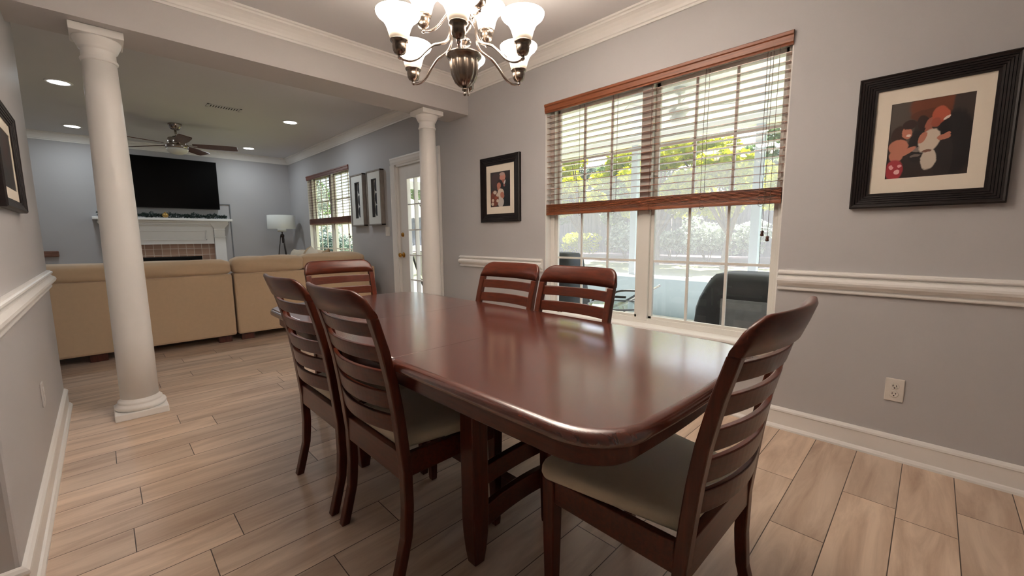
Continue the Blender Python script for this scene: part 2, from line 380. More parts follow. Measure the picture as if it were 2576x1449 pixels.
mb.box((D1[0], Y0, D1[3]), (D1[1], Y1, ZC))
struct(mb.build('wall_right', M['wall']), 'grey wall with the two windows and the patio door', 'wall')
struct(MB().box((XT - .15, YF - .15, 0), (XT, YW, ZC)).build('wall_back', M['wall']), 'grey wall behind the television and fireplace', 'wall')
struct(MB().box((XLF, YR - .15, 0), (XLN, YL, ZC)).build('wall_left', M['wall'], bevel=.012), 'grey wall at the left edge with white chair rail', 'wall')
struct(MB().box((XR, YR, 0), (XR + .15, YW, ZC)).build('wall_front', M['wall']), 'grey wall behind the photographer', 'wall')
struct(MB().box((XLN, YR - .15, 0), (XR, YR, ZC)).build('wall_rear', M['wall']), 'grey wall to the rear of the dining room', 'wall')
struct(MB().box((XT, YF - .15, 0), (XLF, YF, ZC)).build('wall_far', M['wall']), 'grey far left wall of the living room', 'wall')
struct(MB().box((XB1, YL, ZB), (XB0, YW, ZC)).build('ceiling_beam', M['beam']), 'dropped beam spanning over the two white columns', 'beam')

CROWN = [(0, -.105), (.010, -.105), (.012, -.092), (.020, -.088), (.026, -.074), (.040, -.054), (.060, -.036), (.076, -.028), (.082, -.026), (.084, -.014), (.098, -.012), (.100, 0), (0, 0)]
CROWN = [(d, z + ZC) for d, z in CROWN]
RAIL = [(0, .806), (.014, .806), (.016, .812), (.014, .818), (.008, .820), (.008, .826), (.022, .834), (.034, .846), (.038, .858), (.036, .868), (.026, .876), (.020, .880), (.020, .884), (.012, .886), (.012, .892), (.024, .895), (.026, .901), (.024, .907), (.016, .909), (.014, .915), (0, .915)]
BASE = [(0, 0), (.030, 0), (.029, .010), (.022, .020), (.015, .024), (.015, .098), (.019, .103), (.017, .112), (.009, .120), (0, .124)]
n_trim = [0]
def trim(mb, label):
    n_trim[0] += 1; return struct(mb.build('trim_%d' % n_trim[0], M['white']), label, 'moulding')
mb = MB(); molding(mb, CROWN, (XB0, YL, 0), (XB0, YW, 0), (1, 0, 0), 1, 1)
trim(mb, 'white crown moulding running along the dropped beam')
mb = MB(); molding(mb, CROWN, (XB0, YW, 0), (XR, YW, 0), (0, -1, 0), 1, 1)
trim(mb, 'white crown moulding above the dining window')
mb = MB(); molding(mb, CROWN, (XLN, YL, 0), (XB0, YL, 0), (0, 1, 0), -1, 1); molding(mb, CROWN, (XLN, YR, 0), (XLN, YL, 0), (1, 0, 0), 1, -1)
trim(mb, 'white crown moulding over the left wall')
mb = MB(); molding(mb, CROWN, (XT, YF, 0), (XT, YW, 0), (1, 0, 0), 1, 1); trim(mb, 'white crown moulding above the television wall')
mb = MB(); molding(mb, CROWN, (XT, YW, 0), (XB1, YW, 0), (0, -1, 0), 1, 0); trim(mb, 'white crown moulding over the living room window')
mb = MB(); molding(mb, RAIL, (-.600, YW, 0), (XR, YW, 0), (0, -1, 0), 0, 1); trim(mb, 'white chair rail right of the dining window')
mb = MB(); molding(mb, RAIL, (-3.515, YW, 0), (-2.362, YW, 0), (0, -1, 0), 0, 0); trim(mb, 'short white chair rail left of the dining window')
mb = MB(); molding(mb, RAIL, (XLN, YL, 0), (XLF, YL, 0), (0, 1, 0), -1, 0); molding(mb, RAIL, (XLN, YR, 0), (XLN, YL, 0), (1, 0, 0), 1, -1)
trim(mb, 'white chair rail on the left wall')
nb = [0]
def base(mb, side, label): struct(mb.build('baseboard_' + side, M['white']), label, 'baseboard')
mb = MB(); molding(mb, BASE, (D1[1] + .09, YW, 0), (XR, YW, 0), (0, -1, 0), 0, 1); base(mb, 'right', 'white baseboard under the dining window')
mb = MB(); molding(mb, BASE, (XT, YW, 0), (D1[0] - .09, YW, 0), (0, -1, 0), 1, 0); base(mb, 'far_right', 'white baseboard under the living room window')
mb = MB(); molding(mb, BASE, (XLN, YL, 0), (XLF, YL, 0), (0, 1, 0), -1, 0); molding(mb, BASE, (XLN, YR, 0), (XLN, YL, 0), (1, 0, 0), 1, -1)
base(mb, 'left', 'tall white baseboard wrapping the left wall')
mb = MB(); molding(mb, BASE, (XT, YF, 0), (XT, YW, 0), (1, 0, 0), 1, 1); base(mb, 'back', 'white baseboard of the television wall')

# ------------------------------------------------------------------ columns
def column(loc, label):
    t = thing('column', label, 'column', loc, 0, 'round white columns under the beam')
    a = .128
    bx('plinth', (-a, -a, 0), (a, a, .042), M['white'], t, .004)
    MB().lathe([(.118, .042), (.126, .050), (.128, .060), (.124, .070), (.112, .076), (.108, .080), (.110, .086), (.109, .094), (.102, .099), (.096, .104), (.094, .112)], seg=48).build('base', M['white'], t)
    rings = [(.094, .105), (.0935, .5), (.091, 1.0), (.086, 1.5), (.080, 1.9), (.0755, 2.135)]
    MB().lathe(rings, seg=48).build('shaft', M['white'], t)
    MB().lathe([(.0755, 2.13), (.081, 2.133), (.084, 2.141), (.081, 2.149), (.0765, 2.152), (.076, 2.19), (.078, 2.196), (.086, 2.20), (.087, 2.206), (.092, 2.215), (.101, 2.235), (.106, 2.250), (.106, 2.256)], seg=48).build('capital', M['white'], t)
    a = .113
    bx('abacus', (-a, -a, 2.256), (a, a, 2.298), M['white'], t, .003)
    return t
column((-3.525, .095, 0), 'white round column standing on the open floor before the beige sofa')
column((-3.515, 2.338, 0), 'white round column standing near the patio door')

# ------------------------------------------------------------------ windows
def window(idx, W, label):
    x0, x1, z0, z1 = W; y = YW
    root = thing('window_%d' % idx, label, 'window', (x0, y, z0)); root['kind'] = 'structure'
    w, h = x1 - x0, z1 - z0
    L = MB()                                             # jamb lining
    L.box((0, 0, 0), (.006, .15, h)); L.box((w - .006, 0, 0), (w, .15, h)); L.box((0, 0, h - .006), (w, .15, h))
    L.build('jamb_lining', M['white'], root)
    f = MB(); fy0, fy1 = .062, .135
    f.box((.006, fy0, .02), (.046, fy1, h - .006)); f.box((w - .034, fy0, .02), (w - .006, fy1, h - .006))
    f.box((.006, fy0, h - .04), (w - .006, fy1, h - .006)); f.box((.006, fy0, 0), (w - .006, fy1, .038))
    f.build('frame', M['vinyl'], root, .003)
    cx = -1.4605 - W1[0] if idx == 1 else w * .5
    bx('mullion', (cx - .042, fy0 - .004, .02), (cx + .042, fy1, h - .03), M['vinyl'], root, .004)
    for a, b in ((.046, cx - .042), (cx + .042, w - .034)):
        mid = .865
        for lo, hi, yy in ((.036, mid + .02, .078), (mid - .02, h - .036, .108)):
            s = MB(); q = .026
            s.box((a, yy, lo), (a + q, yy + .024, hi)); s.box((b - q, yy, lo), (b, yy + .024, hi))
            s.box((a, yy, lo), (b, yy + .024, lo + .02)); s.box((a, yy, hi - .034), (b, yy + .024, hi))
            so = s.build('sash', M['vinyl'], root, .002)
            g = MB(); u0, u1 = a + q, b - q; v0, v1 = lo + .02, hi - .034
            for k in (1, 2): xx = u0 + (u1 - u0) * k / 3; g.box((xx - .008, yy + .004, v0), (xx + .008, yy + .018, v1))
            vm = (v0 + v1) / 2; g.box((u0, yy + .005, vm - .008), (u1, yy + .017, vm + .008))
            g.build('muntin_grid', M['vinyl'], so)
            MB().box((u0, yy + .0105, v0), (u1, yy + .0125, v1)).build('pane', M['glass'], so)
    s = MB()
    pr = [(.0, -.03), (.048, -.03), (.056, -.024), (.060, -.013), (.056, -.003), (.048, .002), (-.066, .002), (-.066, -.03)]
    s.loft([[(xx, -d, z) for d, z in pr] for xx in (-.03, w + .03)], False)
    s.loft([[(xx, -d, z) for d, z in [(0, -.075), (.014, -.075), (.018, -.06), (.016, -.03), (0, -.03)]] for xx in (-.02, w + .02)], False)
    s.build('sill', M['white'], root)
    return root
window(1, W1, 'large double window with white grids beside the dining table')
window(2, W2, 'double window with white grids in the living room')

def blind(W, label, zs0, zs1, wood_m, slat_m, tail, cordx, tails2=None):
    x0, x1, z0, z1 = W
    root = thing('window_blind', label, 'blind', (x0, YW, 0))
    w = x1 - x0; t = MB()
    pr = [(-.012, z1 - .075), (-.010, z1 - .066), (-.016, z1 - .060), (-.016, z1 - .028), (-.022, z1 - .022), (-.022, z1 - .008), (-.014, z1 - .002), (0, z1 - .002), (0, z1 - .075)]
    t.loft([[(xx, y, z) for y, z in pr] for xx in (.001, w - .001)], False)
    t.build('valance', wood_m, root)
    bx('headrail', (.008, .002, z1 - .055), (w - .008, .056, z1 - .008), M['black'], root)
    z = z1 - .105; k = 0
    pitch = .0447; dy0, dy1 = .004, .054
    while z > zs1 + .02:
        s = MB(); tl = -.004
        pts = [(dy0, z), (dy0, z + .0028), ((dy0 + dy1) / 2, z + .0034), (dy1, z + .0028), (dy1, z), ((dy0 + dy1) / 2, z + .0006)]
        s.loft([[(xx, a, b) for a, b in pts] for xx in (.012, w - .010)], False)
        s.build('slat', slat_m, root); z -= pitch
    n = 9; hh = (zs1 - zs0 - .02) / n
    for i in range(n):
        zz = zs0 + .02 + i * hh
        MB().box((.012, dy0 - .003 + random.uniform(-.006, .002), zz), (w - .010, dy1, zz + hh - .0034)).build('gathered_slat', wood_m, root)
    bx('bottom_rail', (.010, dy0 - .006, zs0), (w - .008, dy1 + .002, zs0 + .019), wood_m, root, .003)
    for fx in (.055, .2, .37, .54, .74, .93):
        c = MB(); xx = fx * w
        for yy in (dy0 - .006, dy1 + .003):
            c.box((xx - .0012, yy, zs0), (xx + .0012, yy + .0012, z1 - .06))
        c.box((xx - .0012, dy0 - .006, zs0 - .0015), (xx + .0012, dy1 + .004, zs0))
        c.build('ladder_cord', M['cord'], root)
        MB().torus(Matrix.Translation((xx + .012, dy0 - .006, zs0 - .002)) @ Matrix.Rotation(PI / 2, 4, 'X'), .013, .0012, 14, 6).build('cord_loop', M['cord'], root)
    for xx, zt in tail:
        MB().box((xx - .001, -.012, zt), (xx + .001, -.010, z1 - .06)).build('pull_cord', M['cord'], root)
        MB().lathe([(.004, .028), (.009, .024), (.008, .014), (.0095, .006), (.010, 0), (.003, -.003)], (xx, -.011, zt), 12).build('tassel', M['tassel'], root)
    return root
blind(W1, 'brown wooden blind half raised in the dining window', 1.285, 1.375, M['blind'], M['slat'], ((1.640, 1.105), (1.668, 1.075)), 1.64)
blind(W2, 'brown wooden blind half raised in the living room window', 1.34, 1.44, M['blind_dark'], M['slat_dark'], ((1.665, 1.145), (1.69, 1.105)), 1.6)
# two little cord tassels lying on the dining window sill
for k, (dx, dy) in enumerate(((-2.19, 2.70), (-2.165, 2.705))):
    o = MB().lathe([(.004, .03), (.009, .024), (.008, .014), (.010, .004), (.004, 0)], seg=12, mtx=Matrix.Translation((dx, dy, .4868)) @ Matrix.Rotation(PI / 2, 4, 'Y') @ Matrix.Rotation(.4, 4, 'X')).build('cord_tassel', M['tassel'])
    tag(o, 'small dark wooden cord tassel lying on the dining window sill', 'tassel', 'cord tassels on the window sill')

# ------------------------------------------------------------------ patio door
dr = thing('door_1', 'white patio door with gridded glass and brass knob', 'door', (D1[0], YW, 0)); dr['kind'] = 'structure'
dw, dh = D1[1] - D1[0], D1[3]
c = MB(); cw = .088
CAS = [(0, 0), (.012, .0), (.014, .01), (.02, .03), (.022, .06), (.026, .068), (.026, .084), (.018, .088), (0, .088)]
c.loft([[(-q, -d, z) for d, q in CAS] for z in (0, dh)], False)
c.loft([[(dw + q, -d, z) for d, q in CAS] for z in (0, dh)], False)
c.loft([[(xx, -d, dh + q) for d, q in CAS] for xx in (-cw, dw + cw)], False)
c.build('casing', M['white'], dr)
j = MB(); j.box((0, 0, 0), (.022, .15, dh)); j.box((dw - .022, 0, 0), (dw, .15, dh)); j.box((0, 0, dh - .022), (dw, .15, dh)); j.box((0, .02, 0), (dw, .15, .02))
j.build('jamb', M['white'], dr)
sl = MB(); a, b, y0, y1 = .025, dw - .025, .03, .075
g0, g1, gz0, gz1 = .225, dw - .190, .27, 1.815
sl.box((a, y0, .022), (g0, y1, dh - .025)); sl.box((g1, y0, .022), (b, y1, dh - .025)); sl.box((g0, y0, .022), (g1, y1, gz0)); sl.box((g0, y0, gz1), (g1, y1, dh - .025))
slab = sl.build('door_leaf', M['white'], dr, .002)
m_ = MB(); e = .022
m_.box((g0 - .012, y0 - .012, gz0 - e), (g0 + .012, y0, gz1 + e)); m_.box((g1 - .012, y0 - .012, gz0 - e), (g1 + .012, y0, gz1 + e))
m_.box((g0, y0 - .012, gz1 - .004), (g1, y0, gz1 + e)); m_.box((g0, y0 - .012, gz0 - e), (g1, y0, gz0 + .004)); m_.build('glass_stop', M['white'], slab, .003)
m_ = MB()
for k in (1, 2): xx = g0 + (g1 - g0) * k / 3; m_.box((xx - .007, y0 - .004, gz0), (xx + .007, y1 + .002, gz1))
for k in range(1, 5): zz = gz0 + (gz1 - gz0) * k / 5; m_.box((g0, y0 - .003, zz - .007), (g1, y1 + .001, zz + .007))
m_.build('muntin_grid', M['white'], slab)
MB().box((g0, .050, gz0), (g1, .053, gz1)).build('pane', M['glass'], slab)
kx = .085
kn = MB().lathe([(.034, 0), (.034, .004), (.028, .008), (.012, .012), (.011, .03), (.020, .036), (.027, .046), (.028, .055), (.024, .064), (.014, .069), (.001, .070)], mtx=Matrix.Translation((kx, .03, .885)) @ Matrix.Rotation(PI / 2, 4, 'X')).build('door_knob', M['brass'], dr)
db = MB().lathe([(.028, 0), (.028, .006), (.022, .012), (.010, .014), (.010, .02), (.001, .021)], mtx=Matrix.Translation((kx, .03, 1.14)) @ Matrix.Rotation(PI / 2, 4, 'X')).build('deadbolt', M['brass'], dr)
bx('thumb_turn', (kx - .005, .005, 1.122), (kx + .005, .011, 1.158), M['brass'], db, .002)

# ------------------------------------------------------------------ dining table
TZ = .740; TX0, TX1, TYC, THW = -2.560, -.347, 1.0635, .472
def outline(inset, n=20):
    x0, x1 = TX0 + inset, TX1 - inset; hw = THW - inset; rad = .155 - inset * .6; bow = .030; sb = .010
    cx = (x0 + x1) / 2; hx = (x1 - x0) / 2 - bow; P = []
    # quarter by quarter: end edge bowed outward, corner arc, long edge slightly bowed
    q = []
    for i in range(n + 1):                      # end edge, y from 0 to hw-rad
        y = (hw - rad) * i / n; q.append((hx + bow * (1 - (y / hw) ** 2), y))
    xe, ye = q[-1]; xs_ = hx - rad * .9
    for i in range(1, n + 1):                   # corner: quarter superellipse into the long edge
        a = PI / 2 * i / n
        q.append((xs_ + (xe - xs_) * math.cos(a) ** .92, ye + (hw - sb - ye) * math.sin(a) ** .92))
    for i in range(1, n + 1):
        x = xs_ * (1 - i / n); q.append((x, hw - sb * (x / xs_) ** 2))
    full = q + [(-x, y) for x, y in reversed(q[:-1])]
    full += [(x, -y) for x, y in reversed(full[1:-1])]
    return [(cx + x, TYC + y) for x, y in full]
tb = thing('dining_table', 'long dark cherry dining table with rounded corners and polished top', 'table', (0, 0, 0))
prof = [(.020, TZ - .034), (.006, TZ - .033), (.001, TZ - .028), (0, TZ - .020), (.002, TZ - .012), (.007, TZ - .005), (.014, TZ - .0012), (.022, TZ)]
rings = [[(x, y, z) for x, y in outline(i)] for i, z in prof]
top = MB(); top.loft(rings, True, True)
SEAMS = (-1.145, -1.745)
def cut(name, lo, hi):
    me = bpy.data.meshes.new(name); me.from_pydata(top.v, [], top.f); bm = bmesh.new(); bm.from_mesh(me)
    bmesh.ops.recalc_face_normals(bm, faces=bm.faces)
    for f in bm.faces: f.smooth = len(f.verts) == 4
    for x, nx in ((lo, -1), (hi, 1)):
        if x is None: continue
        r = bmesh.ops.bisect_plane(bm, geom=bm.verts[:] + bm.edges[:] + bm.faces[:], plane_co=(x, 0, 0), plane_no=(nx, 0, 0), clear_outer=True)
        bmesh.ops.holes_fill(bm, edges=[e for e in r['geom_cut'] if isinstance(e, bmesh.types.BMEdge)])
    bm.to_mesh(me); bm.free(); me.materials.append(M['table'])
    o = bpy.data.objects.new(name, me); COL.objects.link(o); o.parent = tb
    return o
cut('tabletop_half', SEAMS[0] + .0008, None); cut('table_leaf', SEAMS[1] + .0008, SEAMS[0] - .0008); cut('tabletop_half', None, SEAMS[1] - .0008)
ap = MB(); a0 = outline(.036); a1 = outline(.058)
for ring in (0,):
    ap.loft([[(x, y, TZ - .034) for x, y in a0], [(x, y, TZ - .088) for x, y in a0], [(x, y, TZ - .092) for x, y in outline(.040)], [(x, y, TZ - .092) for x, y in a1], [(x, y, TZ - .034) for x, y in a1]], False, False)
ap.build('apron', M['cherry_x'], tb)
LX, LY = (-1.017, -1.873), (.822, 1.305)
for lx in LX:
    for ly in LY:
        h = .033; l = MB(); rg = []
        for z, s_ in ((0, .018), (.004, .021), (.05, .0265), (.11, .031), (.16, .033), (TZ - .034, .033)):
            rg.append([(lx - s_, ly - s_, z), (lx + s_, ly - s_, z), (lx + s_, ly + s_, z), (lx - s_, ly + s_, z)])
        l.loft(rg, False); l.build('leg', M['cherry_z'], tb, .004)
    for zc, hh, arch in ((.300, .034, .012), (.150, .040, .022)):
        s = MB(); n = 14; rg = []
        for i in range(n + 1):
            t_ = i / n; y = LY[0] + .03 + (LY[1] - LY[0] - .06) * t_; q = 4 * t_ * (1 - t_) * arch
            rg.append([(lx - .013, y, zc - hh + q), (lx + .013, y, zc - hh + q), (lx + .013, y, zc + hh + q), (lx - .013, y, zc + hh + q)])
        s.loft(rg, False); s.build('stretcher', M['cherry_x'], tb, .003)
    bx('top_rail', (lx - .02, LY[0], TZ - .09), (lx + .02, LY[1], TZ - .036), M['cherry_x'], tb)
bx('beam', (LX[1], (LY[0] + LY[1]) / 2 - .02, .12), (LX[0], (LY[0] + LY[1]) / 2 + .02, .17), M['cherry_x'], tb, .003)

# ------------------------------------------------------------------ dining chairs
PZ = [0, .035, .147, .25, .377, .49, .58, .672, .778, .888, .97]
PY = [-.046, -.036, -.007, 0, -.001, -.012, -.022, -.035, -.057, -.087, -.118]
def ry(z):
    for i in range(len(PZ) - 1):
        if z <= PZ[i + 1]:
            t_ = (z - PZ[i]) / (PZ[i + 1] - PZ[i]); return PY[i] + (PY[i + 1] - PY[i]) * t_
    return PY[-1]
def make_chair():
    c = thing('dining_chair', 'x', 'chair')
    # rear legs run up into the back posts
    zs = [0, .02, .05, .09, .147, .2, .25, .31, .377, .43, .49, .54, .58, .63, .672, .72, .778, .83, .878]
    for sx in (-1, 1):
        rg = []
        for z in zs:
            y = ry(z); d = .031 if z < .2 else (.033 if z < .6 else .033 - .006 * (z - .6) / .3)
            xo = .220 - .004 * max(0, z - .45); wv = .033
            a, b = sx * xo, sx * (xo - wv)
            rg.append([(a, y, z), (b, y, z), (b, y + d, z), (a, y + d, z)])
        MB().loft(rg, False).build('leg', M['cherry_z'], c, .004)
        rg = []
        for z, q in ((0, .013), (.02, .0145), (.2, .018), (.40, .021), (.43, .021)):
            x_, y_ = sx * .215, .388
            rg.append([(x_ - q, y_ - q, z), (x_ + q, y_ - q, z), (x_ + q, y_ + q, z), (x_ - q, y_ + q, z)])
        MB().loft(rg, False).build('leg', M['cherry_z'], c, .003)
    # crest rail: bowed backwards, round shoulders
    n = 36; rg = []; R = .058; HW = .2185
    for i in range(n + 1):
        u = -1 + 2 * i / n; u = math.copysign(abs(u) ** .75, u); x = u * HW
        e = max(0, abs(x) - (HW - R)) / R; zt = .962 - R * (1 - math.sqrt(max(0, 1 - e * e)))
        zt = max(zt, .889) ; zb = .878
        bow = -.038 * (1 - u * u)
        sec = []
        def pt(z, off): return (x, ry(z) + bow + off, z)
        th = .025
        zm = zt - min(.01, (zt - zb) * .3)
        for z, off in ((zb, .001), ((zb + zm) / 2, 0), (zm, .002), (zt - .002, .007), (zt, .0125), (zt - .002, .019), (zm, th - .002), ((zb + zm) / 2, th), (zb, th)):
            sec.append(pt(z, off))
        rg.append(sec)
    MB().loft(rg, True).build('crest_rail', M['cherry_x'], c)
    for z0, z1 in ((.815, .860), (.738, .787), (.655, .709), (.580, .638), (.503, .560)):
        n = 18; rg = []
        for i in range(n + 1):
            u = -1 + 2 * i / n; x = u * .192; bow = -.036 * (1 - u * u); th = .015
            rg.append([(x, ry(z0) + bow + .006, z0), (x, ry(z1) + bow + .006, z1), (x, ry(z1) + bow + .006 + th, z1), (x, ry(z0) + bow + .006 + th, z0)])
        MB().loft(rg, False).build('back_slat', M['cherry_x'], c, .003)
    s = MB(); s.box((-.19, .002, .340), (.19, .026, .432)); s.build('seat_rail', M['cherry_x'], c, .003)
    bx('seat_rail', (-.196, .378, .362), (.196, .400, .430), M['cherry_x'], c, .003)
    for sx in (-1, 1):
        q = MB(); a0_, a1_ = sx * .212, sx * .192
        b0_, b1_ = sx * .229, sx * .207
        q.loft([[(a0_, .030, .350), (a1_, .030, .350), (a1_, .030, .430), (a0_, .030, .430)], [(b0_, .370, .362), (b1_, .370, .362), (b1_, .370, .430), (b0_, .370, .430)]], False)
        q.build('seat_rail', M['cherry_x'], c, .003)
    # upholstered drop-in seat: domed, rounded corners
    def seat_ring(ins, z, n=10):
        wf, wr, y0, y1, R = .244 - ins,   .184 - ins, .020 + ins, .428 - ins, max(.045 - ins * .5, .008)
        P = []
        def corner(cx, cy, a0):
            for i in range(n + 1):
                a = a0 + PI / 2 * i / n; P.append((cx + R * math.cos(a), cy + R * math.sin(a)))
        corner(wf - R, y1 - R, 0); corner(-wf + R, y1 - R, PI / 2)
        r_ = R * .4
        P.extend([(-wr, y0 + r_), (-wr + r_ * .3, y0 + r_ * .3), (-wr + r_, y0), (wr - r_, y0), (wr - r_ * .3, y0 + r_ * .3), (wr, y0 + r_)])
        return [(x, y, z) for x, y in P]
    rg = [seat_ring(.012, .4305), seat_ring(.003, .434), seat_ring(0, .442), seat_ring(.001, .456), seat_ring(.006, .467), seat_ring(.022, .475), seat_ring(.06, .480), seat_ring(.12, .483)]
    MB().loft(rg, True).build('seat_cushion', M['cream'], c)
    return c
ch = make_chair(); GRP = 'ladder-back chairs around the dining table'
ch['label'] = 'dark ladder-back chair with cream seat, at the near left side'; ch['group'] = GRP
ch.location = (-1.325, .610, 0)
dup(ch, (-1.822, .605, 0), .0, 'dark ladder-back chair second along the left side, behind the nearest one', GRP)
dup(ch, (-.316, 1.062, 0), PI / 2 - .025, 'dark ladder-back chair at the near end of the table, closest to the outlet', GRP)
dup(ch, (-1.195, 1.535, 0), PI, 'dark ladder-back chair in front of the window', GRP)
dup(ch, (-1.660, 1.535, 0), PI + .02, 'dark ladder-back chair below the small framed portrait', GRP)
dup(ch, (-2.640, 1.10, 0), -PI / 2 - .03, 'dark ladder-back chair at the far end of the table, before the sofa', GRP)

# ------------------------------------------------------------------ chandelier
CX, CY = -1.4165, 1.1306
cd = thing('chandelier', 'nickel chandelier with nine lit frosted glass shades over the table', 'chandelier', (CX, CY, 0))
def smooth_path(pts, n=6):
    P = [Vector(p) for p in pts]; out = []
    for i in range(len(P) - 1):
        p0, p1, p2, p3 = P[max(i - 1, 0)], P[i], P[i + 1], P[min(i + 2, len(P) - 1)]
        for k in range(n):
            t_ = k / n
            out.append(.5 * ((2 * p1) + (p2 - p0) * t_ + (2 * p0 - 5 * p1 + 4 * p2 - p3) * t_ * t_ + (3 * p1 - p0 - 3 * p2 + p3) * t_ ** 3))
    return out + [P[-1]]
MB().lathe([(.001, 1.688), (.005, 1.690), (.007, 1.696), (.004, 1.701), (.004, 1.706), (.010, 1.710), (.011, 1.716), (.007, 1.720), (.010, 1.724)], seg=24).build('finial', M['nickel_d'], cd)
# ribbed bowl
rgs = []
for r, z in ((.008, 1.722), (.024, 1.727), (.040, 1.742), (.051, 1.765), (.056, 1.790), (.057, 1.815), (.058, 1.826), (.066, 1.834), (.073, 1.842), (.073, 1.847), (.060, 1.853), (.035, 1.862), (.016, 1.868)):
    ribs = .035 if z < 1.826 else 0
    rgs.append([((r * (1 + ribs * math.cos(12 * (2 * PI * k / 96) + (z - 1.72) * 9))) * math.cos(2 * PI * k / 96), (r * (1 + ribs * math.cos(12 * (2 * PI * k / 96) + (z - 1.72) * 9))) * math.sin(2 * PI * k / 96), z) for k in range(96)])
MB().loft(rgs, True).build('ribbed_bowl', M['nickel_d'], cd)
MB().lathe([(.010, 1.866), (.018, 1.872), (.018, 1.876), (.011, 1.880), (.012, 1.884), (.028, 1.890), (.031, 1.897), (.027, 1.905), (.014, 1.909), (.013, 1.915), (.012, 1.93), (.024, 1.945), (.034, 1.955), (.036, 1.968), (.030, 1.976), (.022, 1.98), (.022, 2.05), (.028, 2.056), (.028, 2.064), (.016, 2.074), (.007, 2.082), (.006, 2.10)], seg=32).build('centre_column', M['nickel'], cd)
LOW = [(.040, 1.978), (.050, 1.984), (.057, 1.974), (.059, 1.945), (.062, 1.910), (.078, 1.882), (.105, 1.868), (.135, 1.855), (.165, 1.828), (.195, 1.796), (.225, 1.780), (.250, 1.778), (.268, 1.784)]
UPP = [(.016, 2.045), (.045, 2.03), (.075, 1.995), (.105, 1.962), (.135, 1.946), (.165, 1.946)]
def light_arm(path, ang):
    ca, sa = math.cos(ang), math.sin(ang)
    sp_ = smooth_path([(r * ca, r * sa, z) for r, z in path])
    arm = MB().tube(sp_, .0055, 10).build('arm', M['nickel'], cd)
    r, z = path[-1]; c0 = (r * ca, r * sa, z)
    MB().ball(c0, .009, 14, 8).build('arm_ball', M['nickel'], arm)
    MB().lathe([(.006, .004), (.010, .010), (.020, .014), (.025, .024), (.027, .038), (.026, .046), (.031, .052), (.034, .056), (.034, .060), (.028, .062)], c0, 28).build('lamp_cup', M['nickel_d'], arm)
    pr = [(.026, .060), (.034, .064), (.039, .074), (.043, .090), (.048, .106), (.055, .122), (.066, .138), (.080, .150), (.091, .158), (.097, .166), (.099, .174), (.096, .174), (.093, .167), (.078, .154), (.063, .141), (.052, .124), (.045, .106), (.040, .09), (.034, .076), (.026, .066)]
    pr = [(.026 + (q - .026) * .77, .062 + (z - .062) * .84) for q, z in pr]
    MB().lathe(pr, c0, 40, False).build('glass_shade', M['shade'], arm)
    ld = bpy.data.lights.new('chandelier_bulb', 'AREA'); ld.shape = 'DISK'; ld.size = .066; ld.energy = UPL; ld.color = (1, .86, .72)
    lo = bpy.data.objects.new('chandelier_bulb', ld); COL.objects.link(lo); lo.parent = arm
    lo.location = (c0[0], c0[1], c0[2] + .100); lo.rotation_euler = (PI, 0, 0)
for k in range(6): light_arm(LOW, math.radians(17.7 + 60 * k))
for a in (-138, 104, -17): light_arm(UPP, math.radians(a))
# chain slanting to a ceiling hook
c0, c1 = Vector((.004, .004, 2.10)), Vector((.20, .20, ZC - .03))
axis = (c1 - c0); n = 15
for i in range(n):
    p = c0 + axis * (i + .5) / n
    q = axis.to_track_quat('X', 'Y').to_matrix().to_4x4()
    mt = Matrix.Translation(p) @ q @ Matrix.Rotation(PI / 2 * (i % 2), 4, 'X')
    MB().torus(mt, .015, .0026, 18, 6, 1.55).build('chain_link', M['nickel'], cd)
MB().lathe([(.001, -.03), (.008, -.03), (.010, -.022), (.045, -.02), (.055, -.012), (.058, 0)], (.20, .20, ZC), 32).build('ceiling_canopy', M['nickel'], cd)

# ------------------------------------------------------------------ framed pictures on the walls
def picture(label, loc, rz, W, H, fw_, depth, matw, m_photo, matb=None, steps=4, m_frame=None):
    """frame lies in the local x-z plane, its face towards local -y"""
    t = thing('framed_picture', label, 'picture', loc, rz)
    mb = MB()
    pr = [(0, 0), (0, depth * .82), (.006, depth)]
    for k in range(steps):
        a = .012 + (fw_ - .020) * k / steps; b_ = .012 + (fw_ - .020) * (k + .75) / steps; dd = depth - .003 - .011 * k / steps
        pr += [(a, dd), (b_, dd - .001), (b_ + .001, dd - .005)]
    pr += [(fw_, depth * .5), (fw_, .002), (fw_, 0)]
    corners = [(-1, -1), (1, -1), (1, 1), (-1, 1)]
    rgs = []
    for d, y in pr:
        rgs.append([(sx * (W / 2 - d), -y, sz * (H / 2 - d)) for sx, sz in corners])
    # loft around: rings are rectangles
    mb.loft(rgs, False, False); mb.build('frame', m_frame or M['frame'], t)
    iw, ih = W / 2 - fw_ + .002, H / 2 - fw_ + .002
    bx('backing', (-iw, -.006, -ih), (iw, -.001, ih), M['black'], t)
    mw, mt_ = matw; mo = MB()
    q = [(iw, ih), (iw - mw, ih - mt_)]
    rg = [[(sx * a, -.010, sz * b_) for sx, sz in corners] for a, b_ in q] + [[(sx * q[1][0], -.006, sz * q[1][1]) for sx, sz in corners]]
    mo.loft(rg, False, False); mo.build('mat_board', M['mat'], t)
    pw, ph = q[1]
    MB().box((-pw, -.0075, -ph), (pw, -.0062, ph)).build('photograph', m_photo, t)
    return t
SK = srgb(176, 114, 94); SK2 = srgb(152, 90, 74); DKS = srgb(30, 24, 24); WH = srgb(206, 192, 176)
